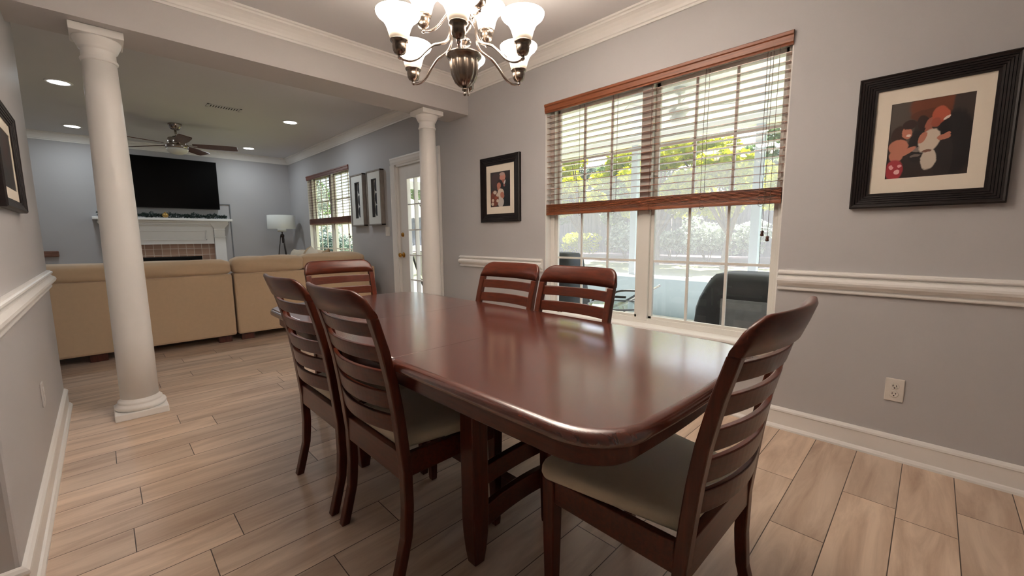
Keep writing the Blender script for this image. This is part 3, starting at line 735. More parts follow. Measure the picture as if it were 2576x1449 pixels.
big = print_mat('print_bride_hugging_guest', srgb(46, 36, 34), [
    (.16, .85, .17, .5, 0, srgb(76, 68, 62)), (.52, .92, .28, .22, 0, srgb(104, 56, 36)), (.5, .80, .25, .08, 0, srgb(86, 46, 30)),
    (.90, .8, .14, .4, 0, srgb(56, 46, 42)), (.82, .40, .22, .42, 0, srgb(26, 22, 24)), (.70, .22, .12, .3, 0, srgb(40, 34, 34)),
    (.36, .40, .10, .22, 0, srgb(34, 28, 28)), (.38, .36, .06, .03, .2, srgb(120, 110, 104)), (.36, .28, .07, .02, .2, srgb(110, 98, 92)),
    (.13, .57, .11, .13, 0, srgb(52, 32, 26)), (.13, .42, .13, .10, .3, SK), (.11, .30, .09, .08, .3, SK), (.23, .34, .15, .035, .55, SK),
    (.23, .60, .065, .085, .1, SK), (.245, .555, .03, .018, .2, srgb(232, 214, 204)), (.25, .70, .09, .06, 0, srgb(48, 28, 24)),
    (.10, .11, .12, .14, 0, srgb(150, 48, 56)), (.06, .15, .03, .03, .5, srgb(214, 160, 160)), (.14, .08, .04, .03, .8, srgb(220, 176, 176)), (.17, .16, .03, .02, .1, srgb(206, 150, 152)),
    (.43, .70, .075, .11, .2, srgb(44, 26, 22)), (.51, .69, .055, .08, -.3, SK2), (.50, .60, .05, .05, 0, SK2),
    (.52, .46, .125, .155, -.25, WH), (.43, .51, .045, .075, -.3, SK), (.53, .22, .095, .135, 0, srgb(198, 186, 172)), (.50, .33, .06, .02, .1, srgb(120, 84, 70)),
    (.63, .78, .105, .11, .2, srgb(170, 84, 62)), (.58, .69, .06, .06, 0, srgb(150, 78, 60)), (.70, .73, .05, .016, .75, srgb(226, 214, 204)),
    (.74, .62, .12, .10, -.5, srgb(28, 24, 26)), (.69, .49, .085, .038, .2, SK), (.72, .52, .05, .02, .4, SK)], .262, .336)
small = print_mat('print_couple_with_bouquet', srgb(48, 38, 36), [
    (.25, .75, .22, .22, 0, srgb(64, 44, 42)), (.78, .35, .32, .45, 0, srgb(30, 32, 34)), (.62, .84, .145, .115, .1, srgb(196, 136, 120)), (.60, .93, .13, .05, 0, srgb(176, 150, 140)),
    (.66, .72, .07, .05, -.5, SK2), (.72, .68, .035, .08, -.5, srgb(222, 214, 208)), (.70, .60, .05, .04, 0, srgb(150, 100, 92)),
    (.48, .66, .14, .12, 0, srgb(46, 28, 26)), (.43, .61, .10, .09, .1, SK), (.42, .52, .07, .06, 0, SK), (.52, .36, .17, .16, 0, WH), (.60, .32, .10, .10, .5, SK),
    (.52, .12, .16, .14, 0, srgb(196, 190, 184)), (.20, .24, .22, .24, 0, srgb(108, 56, 40)), (.22, .42, .09, .055, 0, WH), (.36, .34, .07, .05, 0, WH), (.36, .17, .07, .045, 0, WH), (.11, .19, .06, .045, 0, WH), (.09, .08, .07, .05, 0, WH),
    (.10, .36, .07, .05, 0, srgb(120, 60, 40)), (.28, .26, .08, .05, 0, srgb(140, 70, 46))], .264, .316)
lefty = print_mat('print_dark_portrait', srgb(30, 20, 18), [(.8, .6, .25, .3, 0, srgb(58, 28, 22)), (.6, .2, .3, .2, 0, srgb(20, 18, 20)), (.85, .35, .1, .25, 0, srgb(44, 30, 28))], .3, .3)
ct = Vector((-.0575, YW, 1.539))
picture('large dark-framed wedding photograph on the right wall', (-.0575, YW, 1.539), 0, .510, .608, .068, .034, (.056, .068), big, steps=5)
picture('small dark-framed wedding portrait left of the window', (-2.884, YW, 1.548), 0, .530, .600, .075, .03, (.058, .067), small, steps=4)
picture('dark-framed picture on the left wall, cut by the photo edge', (-3.085 + .32, YL, 1.452), PI,   .62, .435, .045, .03, (.03, .05), lefty, steps=3)

def agate_box(label, cx):
    W, H, D = .395, .722, .058
    t = thing('shadow_box', label, 'wall art', (cx, YW, 1.632), 0, 'pair of shadow boxes by the patio door')
    f = MB(); e = .018
    f.box((-W / 2, -D, -H / 2), (-W / 2 + e, 0, H / 2)); f.box((W / 2 - e, -D, -H / 2), (W / 2, 0, H / 2)); f.box((-W / 2, -D, -H / 2), (W / 2, 0, -H / 2 + e)); f.box((-W / 2, -D, H / 2 - e), (W / 2, 0, H / 2))
    f.build('frame', M['silverwood'], t, .002)
    a, b_ = W / 2 - e, H / 2 - e; iw, ih = .075, .252
    m = MB(); cr = [(-1, -1), (1, -1), (1, 1), (-1, 1)]
    m.loft([[(sx * a, -.048, sz * b_) for sx, sz in cr], [(sx * iw, -.048, sz * ih) for sx, sz in cr], [(sx * iw, -.012, sz * ih) for sx, sz in cr]], False, False)
    m.build('linen_mat', M['linen'], t)
    bx('recess_back', (-iw, -.012, -ih), (iw, -.004, ih), M['linen'], t)
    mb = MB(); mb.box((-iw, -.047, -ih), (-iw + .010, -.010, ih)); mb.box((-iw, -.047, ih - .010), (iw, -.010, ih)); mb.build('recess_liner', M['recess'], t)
    for k in (-1, 0, 1):
        rr = random.Random(int(cx * 100) + k); n = 26; ring = []
        for i in range(n):
            an = 2 * PI * i / n; q = 1 + .09 * math.sin(2 * an + rr.uniform(0, 6)) * rr.uniform(.6, 1); ring.append((.012 + .043 * q * math.cos(an), .074 * q * math.sin(an)))
        MB().loft([[(x * s_, y, z * s_ + k * .163) for x, z in ring] for s_, y in ((.96, -.013), (1, -.017), (1, -.021), (.93, -.025))], False).build('agate_slice', M['agate'], t)
agate_box('left shadow box of three grey agate slices beside the window', -5.815)
agate_box('right shadow box of three grey agate slices beside the door', -5.305)

# ------------------------------------------------------------------ electrical plates
t = thing('wall_outlet', 'white duplex outlet low on the right wall', 'outlet', (-.076, YW, .350))
bx('cover_plate', (-.035, -.006, -.057), (.035, 0, .057), M['plate'], t, .003)
for s_ in (-1, 1):
    r = MB().lathe([(.0165, 0), (.0165, .002), (.015, .003)], mtx=Matrix.Translation((0, -.006, s_ * .0195)) @ Matrix.Rotation(PI / 2, 4, 'X')).build('receptacle', M['plate'], t)
    for dx, hh in ((-.0065, .0045), (.0065, .0038)): bx('slot', (dx - .0012, -.0096, s_ * .0195 - hh + .003), (dx + .0012, -.0086, s_ * .0195 + hh + .003), M['slot'], r)
    MB().lathe([(.0028, 0), (.0028, .001)], seg=10, mtx=Matrix.Translation((0, -.0086, s_ * .0195 - .008)) @ Matrix.Rotation(PI / 2, 4, 'X')).build('slot', M['slot'], r)
t = thing('light_switch', 'white light switch plate between the agate art and the door', 'switch', (-5.06, YW, 1.187))
bx('cover_plate', (-.055, -.006, -.058), (.055, 0, .058), M['plate'], t, .003)
for dx in (-.024, .024): bx('rocker', (dx - .016, -.010, -.033), (dx + .016, -.005, .033), M['plate'], t, .002)
t = thing('wall_outlet', 'pale painted outlet low on the left wall near the column', 'outlet', (-2.90, YL, .385), PI)
bx('cover_plate', (-.035, -.006, -.057), (.035, 0, .057), M['wallplate'], t, .003)
for s_ in (-1, 1): MB().lathe([(.0165, 0), (.0165, .002), (.015, .003)], mtx=Matrix.Translation((0, -.006, s_ * .0195)) @ Matrix.Rotation(PI / 2, 4, 'X')).build('receptacle', M['wallplate'], t)

# ------------------------------------------------------------------ living room: fireplace wall
fp = thing('fireplace', 'white fireplace mantel with tan tile surround under the television', 'fireplace', (XT, .815, 0))
bx('mantel_shelf', (0, -.865, 1.402), (.235, .865, 1.440), M['white'], fp, .006)
mb = MB(); mb.box((0, -.81, 1.372), (.175, .81, 1.402)); mb.box((0, -.79, 1.345), (.145, .79, 1.372)); mb.box((0, -.775, 1.325), (.125, .775, 1.345)); mb.build('shelf_moulding', M['white'], fp, .008)
bx('frieze', (0, -.60, 1.02), (.085, .60, 1.325), M['white'], fp)
mb = MB(); z0, z1, yy, e = 1.085, 1.245, .50, .018
mb.box((.085, -yy, z0), (.1, yy, z0 + e)); mb.box((.085, -yy, z1 - e), (.1, yy, z1)); mb.box((.085, -yy, z0), (.1, -yy + e, z1)); mb.box((.085, yy - e, z0), (.1, yy, z1)); mb.build('panel_moulding', M['white'], fp, .004)
for s_ in (-1, 1):
    p = MB(); y0, y1 = s_ * .605, s_ * .765
    p.box((0, y0, 0), (.10, y1, 1.13)); p.build('pilaster', M['white'], fp, .004)
    p = MB(); yc = s_ * .685
    rg = [[(0, yc - h, z), (d, yc - h, z), (d, yc + h, z), (0, yc + h, z)] for z, h, d in ((1.13, .086, .112), (1.145, .086, .112), (1.15, .078, .102), (1.25, .078, .102), (1.262, .084, .108), (1.275, .078, .104), (1.30, .088, .115), (1.35, .125, .15), (1.372, .135, .165))]
    p.loft(rg, False); p.build('pilaster_capital', M['white'], fp)
mb = MB(); mb.box((0, -.605, .815), (.035, .605, 1.02)); mb.box((0, -.605, 0), (.035, -.415, .815)); mb.box((0, .415, 0), (.035, .605, .815)); mb.build('tile_surround', M['tile'], fp)
mb = MB(); mb.box((.001, -.415, 0), (.02, .415, .815)); mb.build('firebox', M['soot'], fp)
mb = MB()
for k in range(7): mb.box((.020, -.40, .70 + k * .014), (.032, .40, .707 + k * .014))
mb.box((.02, -.415, .79), (.04, .415, .815)); mb.box((.02, -.415, 0), (.04, -.395, .8)); mb.box((.02, .395, 0), (.04, .415, .8))
mb.build('firebox_grille', M['black'], fp)
bx('hearth', (0, -.80, 0), (.42, .80, .03), M['tile'], fp)
tv = thing('television', 'large black flat television mounted above the mantel', 'television', (XT, .83, 2.0))
bx('body', (.03, -.712, -.395), (.075, .712, .402), M['black'], tv, .004)
bx('screen_glass', (.075, -.704, -.383), (.077, .704, .395), M['screen'], tv)
bx('wall_mount', (0, -.2, -.15), (.03, .2, .15), M['black'], tv)
o = MB(); o.box((XT, 1.545, 1.695), (XT + .014, 1.705, 1.709)); o.box((XT, 1.691, .30), (XT + .014, 1.705, 1.695)); tag(o.build('cord_cover', M['raceway']), 'thin grey cord cover running down beside the mantel', 'cord cover')
# garland on the mantel
gm = MB(); rr = random.Random(3)
for i in range(1500):
    y = -.80 + 1.60 * rr.random(); r = .035 + .018 * math.sin(y * 23) + .01 * math.sin(y * 61)
    a = rr.uniform(0, 2 * PI); q = r * math.sqrt(rr.random()); p = Vector((XT + .13 + q * math.cos(a) * 1.2, .815 + y, 1.482 + q * math.sin(a) * .9 + (-.012 if rr.random() < .1 else 0)))
    d = Vector((rr.gauss(0, 1), rr.gauss(0, 1), rr.gauss(0, .8))).normalized() * rr.uniform(.02, .04); s2 = d.cross(Vector((rr.random(), rr.random(), rr.random()))).normalized() * .004
    gm.add([p - d - s2 * .2, p + s2 * 1.6, p + d, p - s2 * 1.6], [(0, 1, 2, 3)])
tag(gm.build('garland', M['garland'], fix=False), 'dark green artificial garland lying along the mantel shelf', 'garland')
o = thing('gold_ornament', 'round gold ornament standing in the garland on the mantel', 'ornament', (XT + .185, .785, 1.442))
MB().ball((0, 0, .042), .042, 24, 14, .95).build('ball', M['gold'], o)
MB().lathe([(.010, .080), (.011, .088), (.004, .094)], seg=12).build('cap', M['gold'], o)
# wooden bracket shelf far left
t = thing('wall_ledge', 'small brown wooden ledge low on the wall at far left', 'shelf', (XT, -.525, .905))
bx('board', (0, -.16, -.042), (.11, .095, .042), M['ledge'], t, .012); bx('back_cleat', (0, -.175, -.03), (.03, -.135, .12), M['foot'], t, .004)

# floor lamp
fl = thing('floor_lamp', 'tripod floor lamp with white drum shade in the corner', 'lamp', (-8.42, 2.395, 0))
MB().lathe([(.230, 1.275), (.226, 1.52), (.222, 1.52), (.226, 1.275)], seg=48, caps=False).loft([[(.226 * math.cos(2 * PI * k / 48), .226 * math.sin(2 * PI * k / 48), 1.275) for k in range(48)], [(.230 * math.cos(2 * PI * k / 48), .230 * math.sin(2 * PI * k / 48), 1.275) for k in range(48)]], False, False).build('lamp_shade', M['lampshade'], fl)
MB().lathe([(.072, 1.225), (.070, 1.285), (.05, 1.285), (.05, 1.225)], seg=28).build('diffuser', M['lampshade'], fl)
MB().tube([(0, 0, 1.02), (0, 0, 1.36)], .010).build('stem', M['lampmetal'], fl)
MB().lathe([(.012, 1.12), (.030, 1.125), (.034, 1.15), (.030, 1.175), (.012, 1.18)], seg=20).build('tripod_hub', M['lampmetal'], fl)
for k in range(3):
    a = math.radians(20 + 120 * k); MB().tube([(.028 * math.cos(a), .028 * math.sin(a), 1.15), (.19 * math.cos(a), .19 * math.sin(a), 0.004)], .009).build('leg', M['lampmetal'], fl)

# ------------------------------------------------------------------ sofa sectional
def cushion(name, a, b, m, parent, puff=.03, rot=None, loc=None):
    (x0, y0, z0), (x1, y1, z1) = a, b; n = 10
    c = Vector(((x0 + x1) / 2, (y0 + y1) / 2, (z0 + z1) / 2)); h = Vector(((x1 - x0) / 2, (y1 - y0) / 2, (z1 - z0) / 2))
    bm = bmesh.new(); bmesh.ops.create_cube(bm, size=2); bmesh.ops.subdivide_edges(bm, edges=bm.edges[:], cuts=n, use_grid_fill=True)
    r = random.Random(hash(name) % 99 + int(abs(y0) * 100)); ph = [r.uniform(0, 6) for _ in range(4)]
    for v in bm.verts:
        p = v.co.copy()
        rd = min(.06, min(h) * .8)
        q = Vector([math.copysign(max(abs(p[i]) * h[i] - 0, 0), p[i]) for i in range(3)])
        core = Vector([max(-h[i] + rd, min(h[i] - rd, q[i])) for i in range(3)]); d = q - core
        if d.length > rd: d = d.normalized() * rd
        q = core + d
        for i in range(3):
            j, k = (i + 1) % 3, (i + 2) % 3
            q[i] += math.copysign(1, p[i]) * (abs(p[i]) > .99) * puff * (1 - p[j] ** 2) * (1 - p[k] ** 2) * (.7 + .5 * math.sin(ph[i] + 2.5 * p[j] + ph[3] * p[k]))
        v.co = (rot @ q if rot else q) + c
        if loc: v.co += Vector(loc)
    me = bpy.data.meshes.new(name); bm.to_mesh(me); bm.free()
    for p in me.polygons: p.use_smooth = True
    me.materials.append(m); o = bpy.data.objects.new(name, me); COL.objects.link(o); o.parent = parent
    return o
SX = -5.215
s1 = thing('sofa', 'long tan sofa section behind the left column, its back to us', 'sofa', (SX, 0, 0), 0, 'sectional sofa pieces')
bx('back_panel', (-.20, -1.35, .075), (0, .968, .735), M['sofa'], s1, .02)
bx('seat_base', (-.95, -1.35, .075), (-.20, .968, .30), M['sofa'], s1, .02)
for y0, y1 in ((-1.35, .145), (.155, .968)):
    cushion('back_cushion', (-.24, y0, .725), (-.005, y1, .885), M['sofa'], s1, .015)
    cushion('seat_cushion', (-.95, y0, .29), (-.22, y1, .47), M['sofa'], s1, .02)
for y in (-1.25, -.1, .87):
    for x in (-.10, -.86): bx('foot', (x - .045, y - .06, 0), (x + .045, y + .06, .076), M['foot'], s1, .004)
s2 = thing('sofa', 'tan corner sofa section reaching to the window wall', 'sofa', (SX, 0, 0), 0, 'sectional sofa pieces')
bx('back_panel', (-.20, .985, .075), (0, 2.58, .735), M['sofa'], s2, .02)
bx('seat_base', (-2.55, .985 + .68, .075), (-.20, 2.58, .30), M['sofa'], s2, .02)
bx('seat_base', (-.95, .985, .075), (-.20, 1.665, .30), M['sofa'], s2, .02)
cushion('back_cushion', (-.24, .985, .725), (-.005, 1.70, .905), M['sofa'], s2, .015)
cushion('back_cushion', (-.26, 1.69, .725), (-.02, 2.42, .915), M['sofa'], s2, .015)
bx('back_panel', (-2.55, 2.40, .075), (-.20, 2.60, .735), M['sofa'], s2, .02)
for x0, x1 in ((-1.35, -.25), (-2.5, -1.36)):
    cushion('back_cushion', (x0, 2.34, .60), (x1, 2.58, .90), M['sofa'], s2, .02)
    cushion('seat_cushion', (x0, 1.67, .29), (x1, 2.36, .47), M['sofa'], s2, .02)
cushion('seat_cushion', (-.95, .985, .29), (-.22, 1.66, .47), M['sofa'], s2, .02)
for x, y in ((-.10, 1.08), (-.10, 2.48), (-.86, 1.08), (-2.45, 1.76), (-2.45, 2.5)): bx('foot', (x - .045, y - .06, 0), (x + .045, y + .06, .076), M['foot'], s2, .004)
def pillow(label, loc, rz, tilt, sz, m, roll=0.):
    n = 14; me = bpy.data.meshes.new('throw_pillow'); bm = bmesh.new()
    top_, bot = [], []
    h = sz / 2
    for j in range(n + 1):
        for i in range(n + 1):
            u, v = -1 + 2 * i / n, -1 + 2 * j / n
            k = (1 - u ** 4) * (1 - v ** 4); pinch = 1 - .10 * (1 - abs(u)) * abs(v) ** 2
            x, z = u * h * (1 - .10 * (1 - v * v)), v * h * (1 - .10 * (1 - u * u))
            th = .085 * max(k, 0) ** .5 + .002
            top_.append(bm.verts.new((x, th, z))); bot.append(bm.verts.new((x, -th, z)))
    N1 = n + 1
    for j in range(n):
        for i in range(n):
            a, b_, c_, d_ = j * N1 + i, j * N1 + i + 1, (j + 1) * N1 + i + 1, (j + 1) * N1 + i
            bm.faces.new((top_[a], top_[d_], top_[c_], top_[b_])); bm.faces.new((bot[a], bot[b_], bot[c_], bot[d_]))
    for i in range(n):
        for e0, e1 in ((i, i + 1), (n * N1 + i + 1, n * N1 + i), ((i + 1) * N1, i * N1), (i * N1 + n, (i + 1) * N1 + n)):
            bm.faces.new((top_[e0], top_[e1], bot[e1], bot[e0]))
    bmesh.ops.recalc_face_normals(bm, faces=bm.faces)
    for f in bm.faces: f.smooth = True
    bm.to_mesh(me); bm.free(); me.materials.append(m)
    o = bpy.data.objects.new('throw_pillow', me); COL.objects.link(o); o.location = loc; o.rotation_euler = (tilt, roll, rz)
    return tag(o, label, 'pillow', 'throw pillows on the corner sofa')
pillow('pale cream pillow leftmost on the sofa, below the floor lamp', (-6.95, 2.18, .70), .25, -.35, .50, M['pillow'])
pillow('tan pillow leaning second from the left, under the window', (-6.62, 2.20, .70), -.15, -.35, .50, M['pillow2'], .25)
pillow('striped cream pillow in the middle of the sofa back', (-6.32, 2.16, .69), .2, -.4, .50, M['pillow'], .35)
pillow('dark tan pillow rightmost on the sofa, under the window', (-5.98, 2.15, .69), -.2, -.4, .50, M['pillow2'], -.2)

# ------------------------------------------------------------------ living room ceiling
def downlight(x, y, label):
    t = thing('recessed_light', label, 'ceiling light', (x, y, ZC), 0, 'recessed lights in the living room ceiling')
    MB().lathe([(.098, 0), (.098, -.004), (.092, -.007), (.076, -.006), (.074, 0)], seg=40, caps=False).build('trim_ring', M['white'], t)
    MB().lathe([(.075, -.001), (.075, -.004), (.001, -.005)], seg=32).build('lens', M['can'], t)
    ld = bpy.data.lights.new('recessed_lamp', 'AREA'); ld.shape = 'DISK'; ld.size = .15; ld.energy = CAN; ld.color = (.86, .95, 1.0)
    lo = bpy.data.objects.new('recessed_lamp', ld); COL.objects.link(lo); lo.parent = t; lo.location = (0, 0, -.012)
downlight(-6.0, -.14, 'recessed ceiling light nearest the left wall, upper left')
downlight(-8.16, -.12, 'recessed ceiling light left of the column, near the far wall')
downlight(-6.0, 1.9, 'recessed ceiling light on the near right of the fan')
downlight(-8.17, 1.91, 'recessed ceiling light above the corner floor lamp')
vt = thing('ceiling_vent', 'white slotted air vent in the living room ceiling', 'vent', (-5.855, 1.155, ZC))
mb = MB(); e = .018; mb.box((-.065, -.165, -.006), (.065, -.165 + e, 0)); mb.box((-.065, .165 - e, -.006), (.065, .165, 0)); mb.box((-.065, -.165, -.006), (-.065 + e, .165, 0)); mb.box((.065 - e, -.165, -.006), (.065, .165, 0)); mb.build('frame', M['ceil'], vt)
bx('louvre_panel', (-.05, -.15, -.003), (.05, .15, -.001), M['slot'], vt)
for k in range(12):
    y = -.138 + k * .025; bx('fin', (-.048, y - .007, -.006), (.048, y + .006, -.003), M['ceil'], vt)
fan = thing('ceiling_fan', 'brushed nickel ceiling fan with five brown blades', 'fan', (-7.12, .84, ZC))
MB().lathe([(.075, 0), (.075, -.012), (.066, -.045), (.045, -.068), (.018, -.078)], seg=36).build('canopy', M['nickel'], fan)
MB().tube([(0, 0, -.07), (0, 0, -.19)], .013).build('downrod', M['nickel'], fan)
MB().lathe([(.020, -.150), (.040, -.156), (.044, -.168), (.085, -.176), (.095, -.19), (.097, -.245), (.092, -.256), (.112, -.268), (.122, -.275), (.122, -.305), (.110, -.312)], seg=40).build('motor_housing', M['nickel'], fan)
MB().lathe([(.112, -.312), (.118, -.320), (.112, -.342), (.09, -.366), (.05, -.383), (.001, -.388)], seg=40).build('light_bowl', M['bowl'], fan)
for k in range(5):
    a = math.radians(73 + 72 * k); b_ = MB(); rg = []
    R3 = Matrix.Rotation(a, 4, 'Z') @ Matrix.Rotation(math.radians(-12), 4, 'X')
    n = 10
    for i in range(n + 1):
        q = i / n; r = .17 + .50 * q; hw_ = .050 + .022 * min(1, q * 2.2); 
        if q > .96: hw_ *= .9
        rg.append([(r, -hw_, -.003), (r, hw_, -.003), (r, hw_, .004), (r, -hw_, .004)])
    o = b_.loft(rg, False, True, True, Matrix.Translation((0, 0, -.262)) @ R3).build('blade', M['fan_blade'], fan)
    bk = MB(); bk.box((.09, -.018, -.004), (.22, .018, .001), Matrix.Translation((0, 0, -.265)) @ R3); bk.build('blade_bracket', M['nickel'], o)

# ------------------------------------------------------------------ screened porch outside
PZ0 = -.10
PX0, PX1, PY1 = -6.0, 2.0, 6.0
struct(MB().box((PX0 - .1, YW + .15, PZ0 - .15), (PX1, PY1 + .1, PZ0)).build('floor_porch', M['concrete']), 'pale concrete slab of the screened porch', 'floor')
struct(MB().box((PX0 - .3, YW + .15, 2.60), (PX1, PY1 + .5, 2.72)).build('ceiling_porch', M['porchwhite']), 'white porch ceiling seen through the blind', 'ceiling')
struct(MB().box((-9.6, YW + .15, 2.62), (PX0 - .3, YW + 2.35, 2.74)).build('ceiling_sun_blocker', M['porchwhite']), 'added unseen overhang blocking sun from the living room window', 'ceiling')  # unseen overhang, added to keep direct sun out of the living room
o = MB(); o.box((PX0, PY1 - .03, PZ0), (PX1, PY1 + .03, .46)); o.box((PX0 - .03, YW + .16, PZ0), (PX0 + .03, 3.42, .46)); o.box((PX0 - .03, 4.35, PZ0), (PX0 + .03, PY1, .46))
struct(o.build('wall_porch', M['knee']), 'low pale panel wall around the porch', 'wall')
o = MB(); o.box((PX0, PY1 - .06, .46), (PX1, PY1 + .06, .50)); o.box((PX0 - .06, 4.35, .46), (PX0 + .06, PY1, .50)); o.box((PX0 - .06, YW + .16, .46), (PX0 + .06, 3.42, .50)); struct(o.build('trim_porch_cap', M['porchwhite']), 'white cap on the low porch wall', 'moulding')
o = MB(); o.box((PX0, PY1 - .06, 2.48), (PX1, PY1 + .06, 2.60)); o.box((PX0 - .06, YW + .15, 2.48), (PX0 + .06, PY1, 2.60)); struct(o.build('ceiling_porch_header', M['porchwhite']), 'white header over the porch screens', 'beam')
for i, px in enumerate((-5.0, -3.335, -1.625, .1)):
    o = MB().box((px - .05, PY1 - .05, .50), (px + .05, PY1 + .05, 2.48)).build('porch_post', M['porchpost'], bevel=.004)
    tag(o, ('white porch post far left, seen past the patio door', 'white porch post behind the left window sash', 'white porch post behind the right window sash', 'white porch post hidden right of the window')[i], 'post', 'white porch posts', 'structure')
o = MB(); o.box((PX0, PY1 - .002, .50), (PX1, PY1, 2.48)); struct(o.build('screen_porch', M['mesh']), 'fine insect screen across the porch', 'screen')
pd = thing('screen_door', 'white framed screen door at the porch end', 'door', (PX0, 3.42, PZ0))
mb = MB(); mb.box((-.02, .02, 0), (.02, .13, 2.1)); mb.box((-.02, .80, 0), (.02, .91, 2.1)); mb.box((-.02, .02, 0), (.02, .91, .5)); mb.box((-.02, .02, 1.98), (.02, .91, 2.1)); mb.box((-.02, .02, .98), (.02, .91, 1.07)); mb.build('frame', M['porchwhite'], pd, .003)
MB().box((-.003, .13, .5), (-.001, .80, 1.98)).build('screen', M['mesh'], pd)
MB().torus(Matrix.Translation((.03, .20, 1.10)) @ Matrix.Rotation(PI / 2, 4, 'Y'), .03, .006).build('handle', M['grey_metal'], pd)
# grill
g = thing('covered_grill', 'large grill under a black vinyl cover outside the window', 'grill', (-.72, 3.62, PZ0))
rg = []
for z, hx, hy, dx in ((0, .62, .29, 0), (.30, .63, .30, 0), (.50, .62, .30, 0), (.62, .615, .30, .0), (.71, .59, .295, 0), (.80, .545, .28, 0), (.87, .505, .25, 0), (.905, .475, .21, 0), (.917, .42, .14, 0)):
    ring = []
    for k in range(48):
        a = 2 * PI * k / 48; ca, sa = math.cos(a), math.sin(a); e = .28
        wob = 1 + .012 * math.sin(5 * a + z * 9) + .008 * math.sin(11 * a - z * 14)
        ring.append((dx + hx * math.copysign(abs(ca) ** e, ca) * wob, hy * math.copysign(abs(sa) ** e, sa) * wob, z))
    rg.append(ring)
MB().loft(rg, True).build('vinyl_cover', M['cover'], g)
mb = MB(); rgf = []
for z in (0.02, .2, .4, .62, .73):
    rgf.append([(x, -.306 - .012 * math.sin(x * 14) * (1 - z) - .006, z) for x in [(-.38 + .98 * i / 30) for i in range(31)]] + [(x, -.29, z) for x in [(.60 - .98 * i / 30) for i in range(31)]])
mb.loft(rgf, True).build('front_flap', M['cover2'], g)
# tall covered smoker
sm = thing('covered_smoker', 'tall object under a black cover at the left of the porch', 'grill cover', (-2.98, 3.72, PZ0))
rg = []
for z, r in ((0, .36), (.25, .34), (.50, .29), (.75, .25), (.95, .225), (1.02, .18), (1.03, .08)):
    rg.append([(r * (1 + .03 * math.sin(6 * 2 * PI * k / 40 + z * 4)) * math.copysign(abs(math.cos(2 * PI * k / 40)) ** .6, math.cos(2 * PI * k / 40)), r * (1 + .03 * math.sin(6 * 2 * PI * k / 40 + z * 4)) * math.copysign(abs(math.sin(2 * PI * k / 40)) ** .6, math.sin(2 * PI * k / 40)), z) for k in range(40)])
MB().loft(rg, True).build('vinyl_cover', M['cover'], sm)
# glass patio table
pt = thing('patio_table', 'small round glass patio table outside the window', 'table', (-2.24, 3.74, PZ0))
MB().lathe([(.30, .500), (.30, .508)], seg=48, smooth=False).build('glass_top', M['tglass'], pt)
MB().torus(Matrix.Translation((0, 0, .502)), .302, .009, 48, 8).build('rim', M['grey_metal'], pt)
for k in range(4):
    a = PI / 4 + PI / 2 * k; MB().tube(smooth_path([(.27 * math.cos(a), .27 * math.sin(a), .495), (.20 * math.cos(a), .20 * math.sin(a), .25), (.27 * math.cos(a), .27 * math.sin(a), .004)]), .009).build('leg', M['grey_metal'], pt)
# grey folding lounge beside it
lg = thing('patio_lounger', 'grey metal patio lounger partly behind the chair back', 'lounger', (-2.75, 4.35, PZ0), .15)
for s_ in (-1, 1):
    MB().tube(smooth_path([(-.6, s_ * .27, .30), (.05, s_ * .27, .34), (.55, s_ * .27, .62)]), .014).build('side_rail', M['grey_metal'], lg)
    for x in (-.45, .1): MB().tube([(x, s_ * .27, .33), (x + .05, s_ * .27, .004)], .013).build('leg', M['grey_metal'], lg)
    MB().tube(smooth_path([(-.1, s_ * .29, .34), (.0, s_ * .30, .50), (.35, s_ * .30, .53)]), .013).build('armrest', M['iron'], lg)
mb = MB(); mb.loft([[(x, y, z) for y in (-.25, .25)] + [(x, y, z - .006) for y in (.25, -.25)] for x, z in ((-.6, .30), (.05, .34), (.55, .62))], False); mb.build('sling', M['sling'], lg)
# iron patio armchair by the door
ac = thing('patio_armchair', 'iron patio armchair with taupe sling outside the patio door', 'chair', (-5.05, 3.42, PZ0), math.radians(-62))
mb = MB(); n = 14; rg = []
for i in range(n + 1):
    q = i / n
    if q < .5: y, z = .50 - q * .9, .42 - q * .06
    else: y, z = .05 - (q - .5) * .55, .39 + (q - .5) * 1.18
    rg.append([(-.25, y, z), (.25, y, z), (.25, y - .006, z + .008), (-.25, y - .006, z + .008)])
mb.loft(rg, False).build('sling', M['sling'], ac)
for s_ in (-1, 1):
    MB().tube(smooth_path([(s_ * .26, .52, .42), (s_ * .26, .05, .385), (s_ * .26, -.22, .98)]), .014).build('side_rail', M['iron'], ac)
    MB().tube(smooth_path([(s_ * .28, -.06, .62), (s_ * .29, .25, .64), (s_ * .29, .44, .62), (s_ * .29, .50, .55), (s_ * .29, .45, .50), (s_ * .29, .40, .54)]), .013).build('armrest', M['iron'], ac)
    MB().tube(smooth_path([(s_ * .27, .46, .42), (s_ * .28, .52, .26), (s_ * .28, .44, .12), (s_ * .28, .54, .006)]), .013).build('leg', M['iron'], ac)
    MB().tube(smooth_path([(s_ * .27, .02, .39), (s_ * .28, -.10, .22), (s_ * .28, .0, .12), (s_ * .28, -.12, .006)]), .013).build('leg', M['iron'], ac)
# porch ceiling fan
pf = thing('porch_fan', 'white ceiling fan under the porch roof', 'fan', (-1.95, 4.35, 2.60))
MB().lathe([(.06, 0), (.05, -.05), (.015, -.06), (.015, -.16), (.09, -.18), (.10, -.24), (.06, -.27), (.09, -.29), (.07, -.34), (.001, -.36)], seg=28).build('motor_housing', M['porchwhite'], pf)
for k in range(5):
    R3 = Matrix.Translation((0, 0, -.22)) @ Matrix.Rotation(math.radians(20 + 72 * k), 4, 'Z') @ Matrix.Rotation(math.radians(10), 4, 'X')
    MB().box((.09, -.06, -.004), (.58, .06, .004), R3).build('blade', M['porchwhite'], pf)

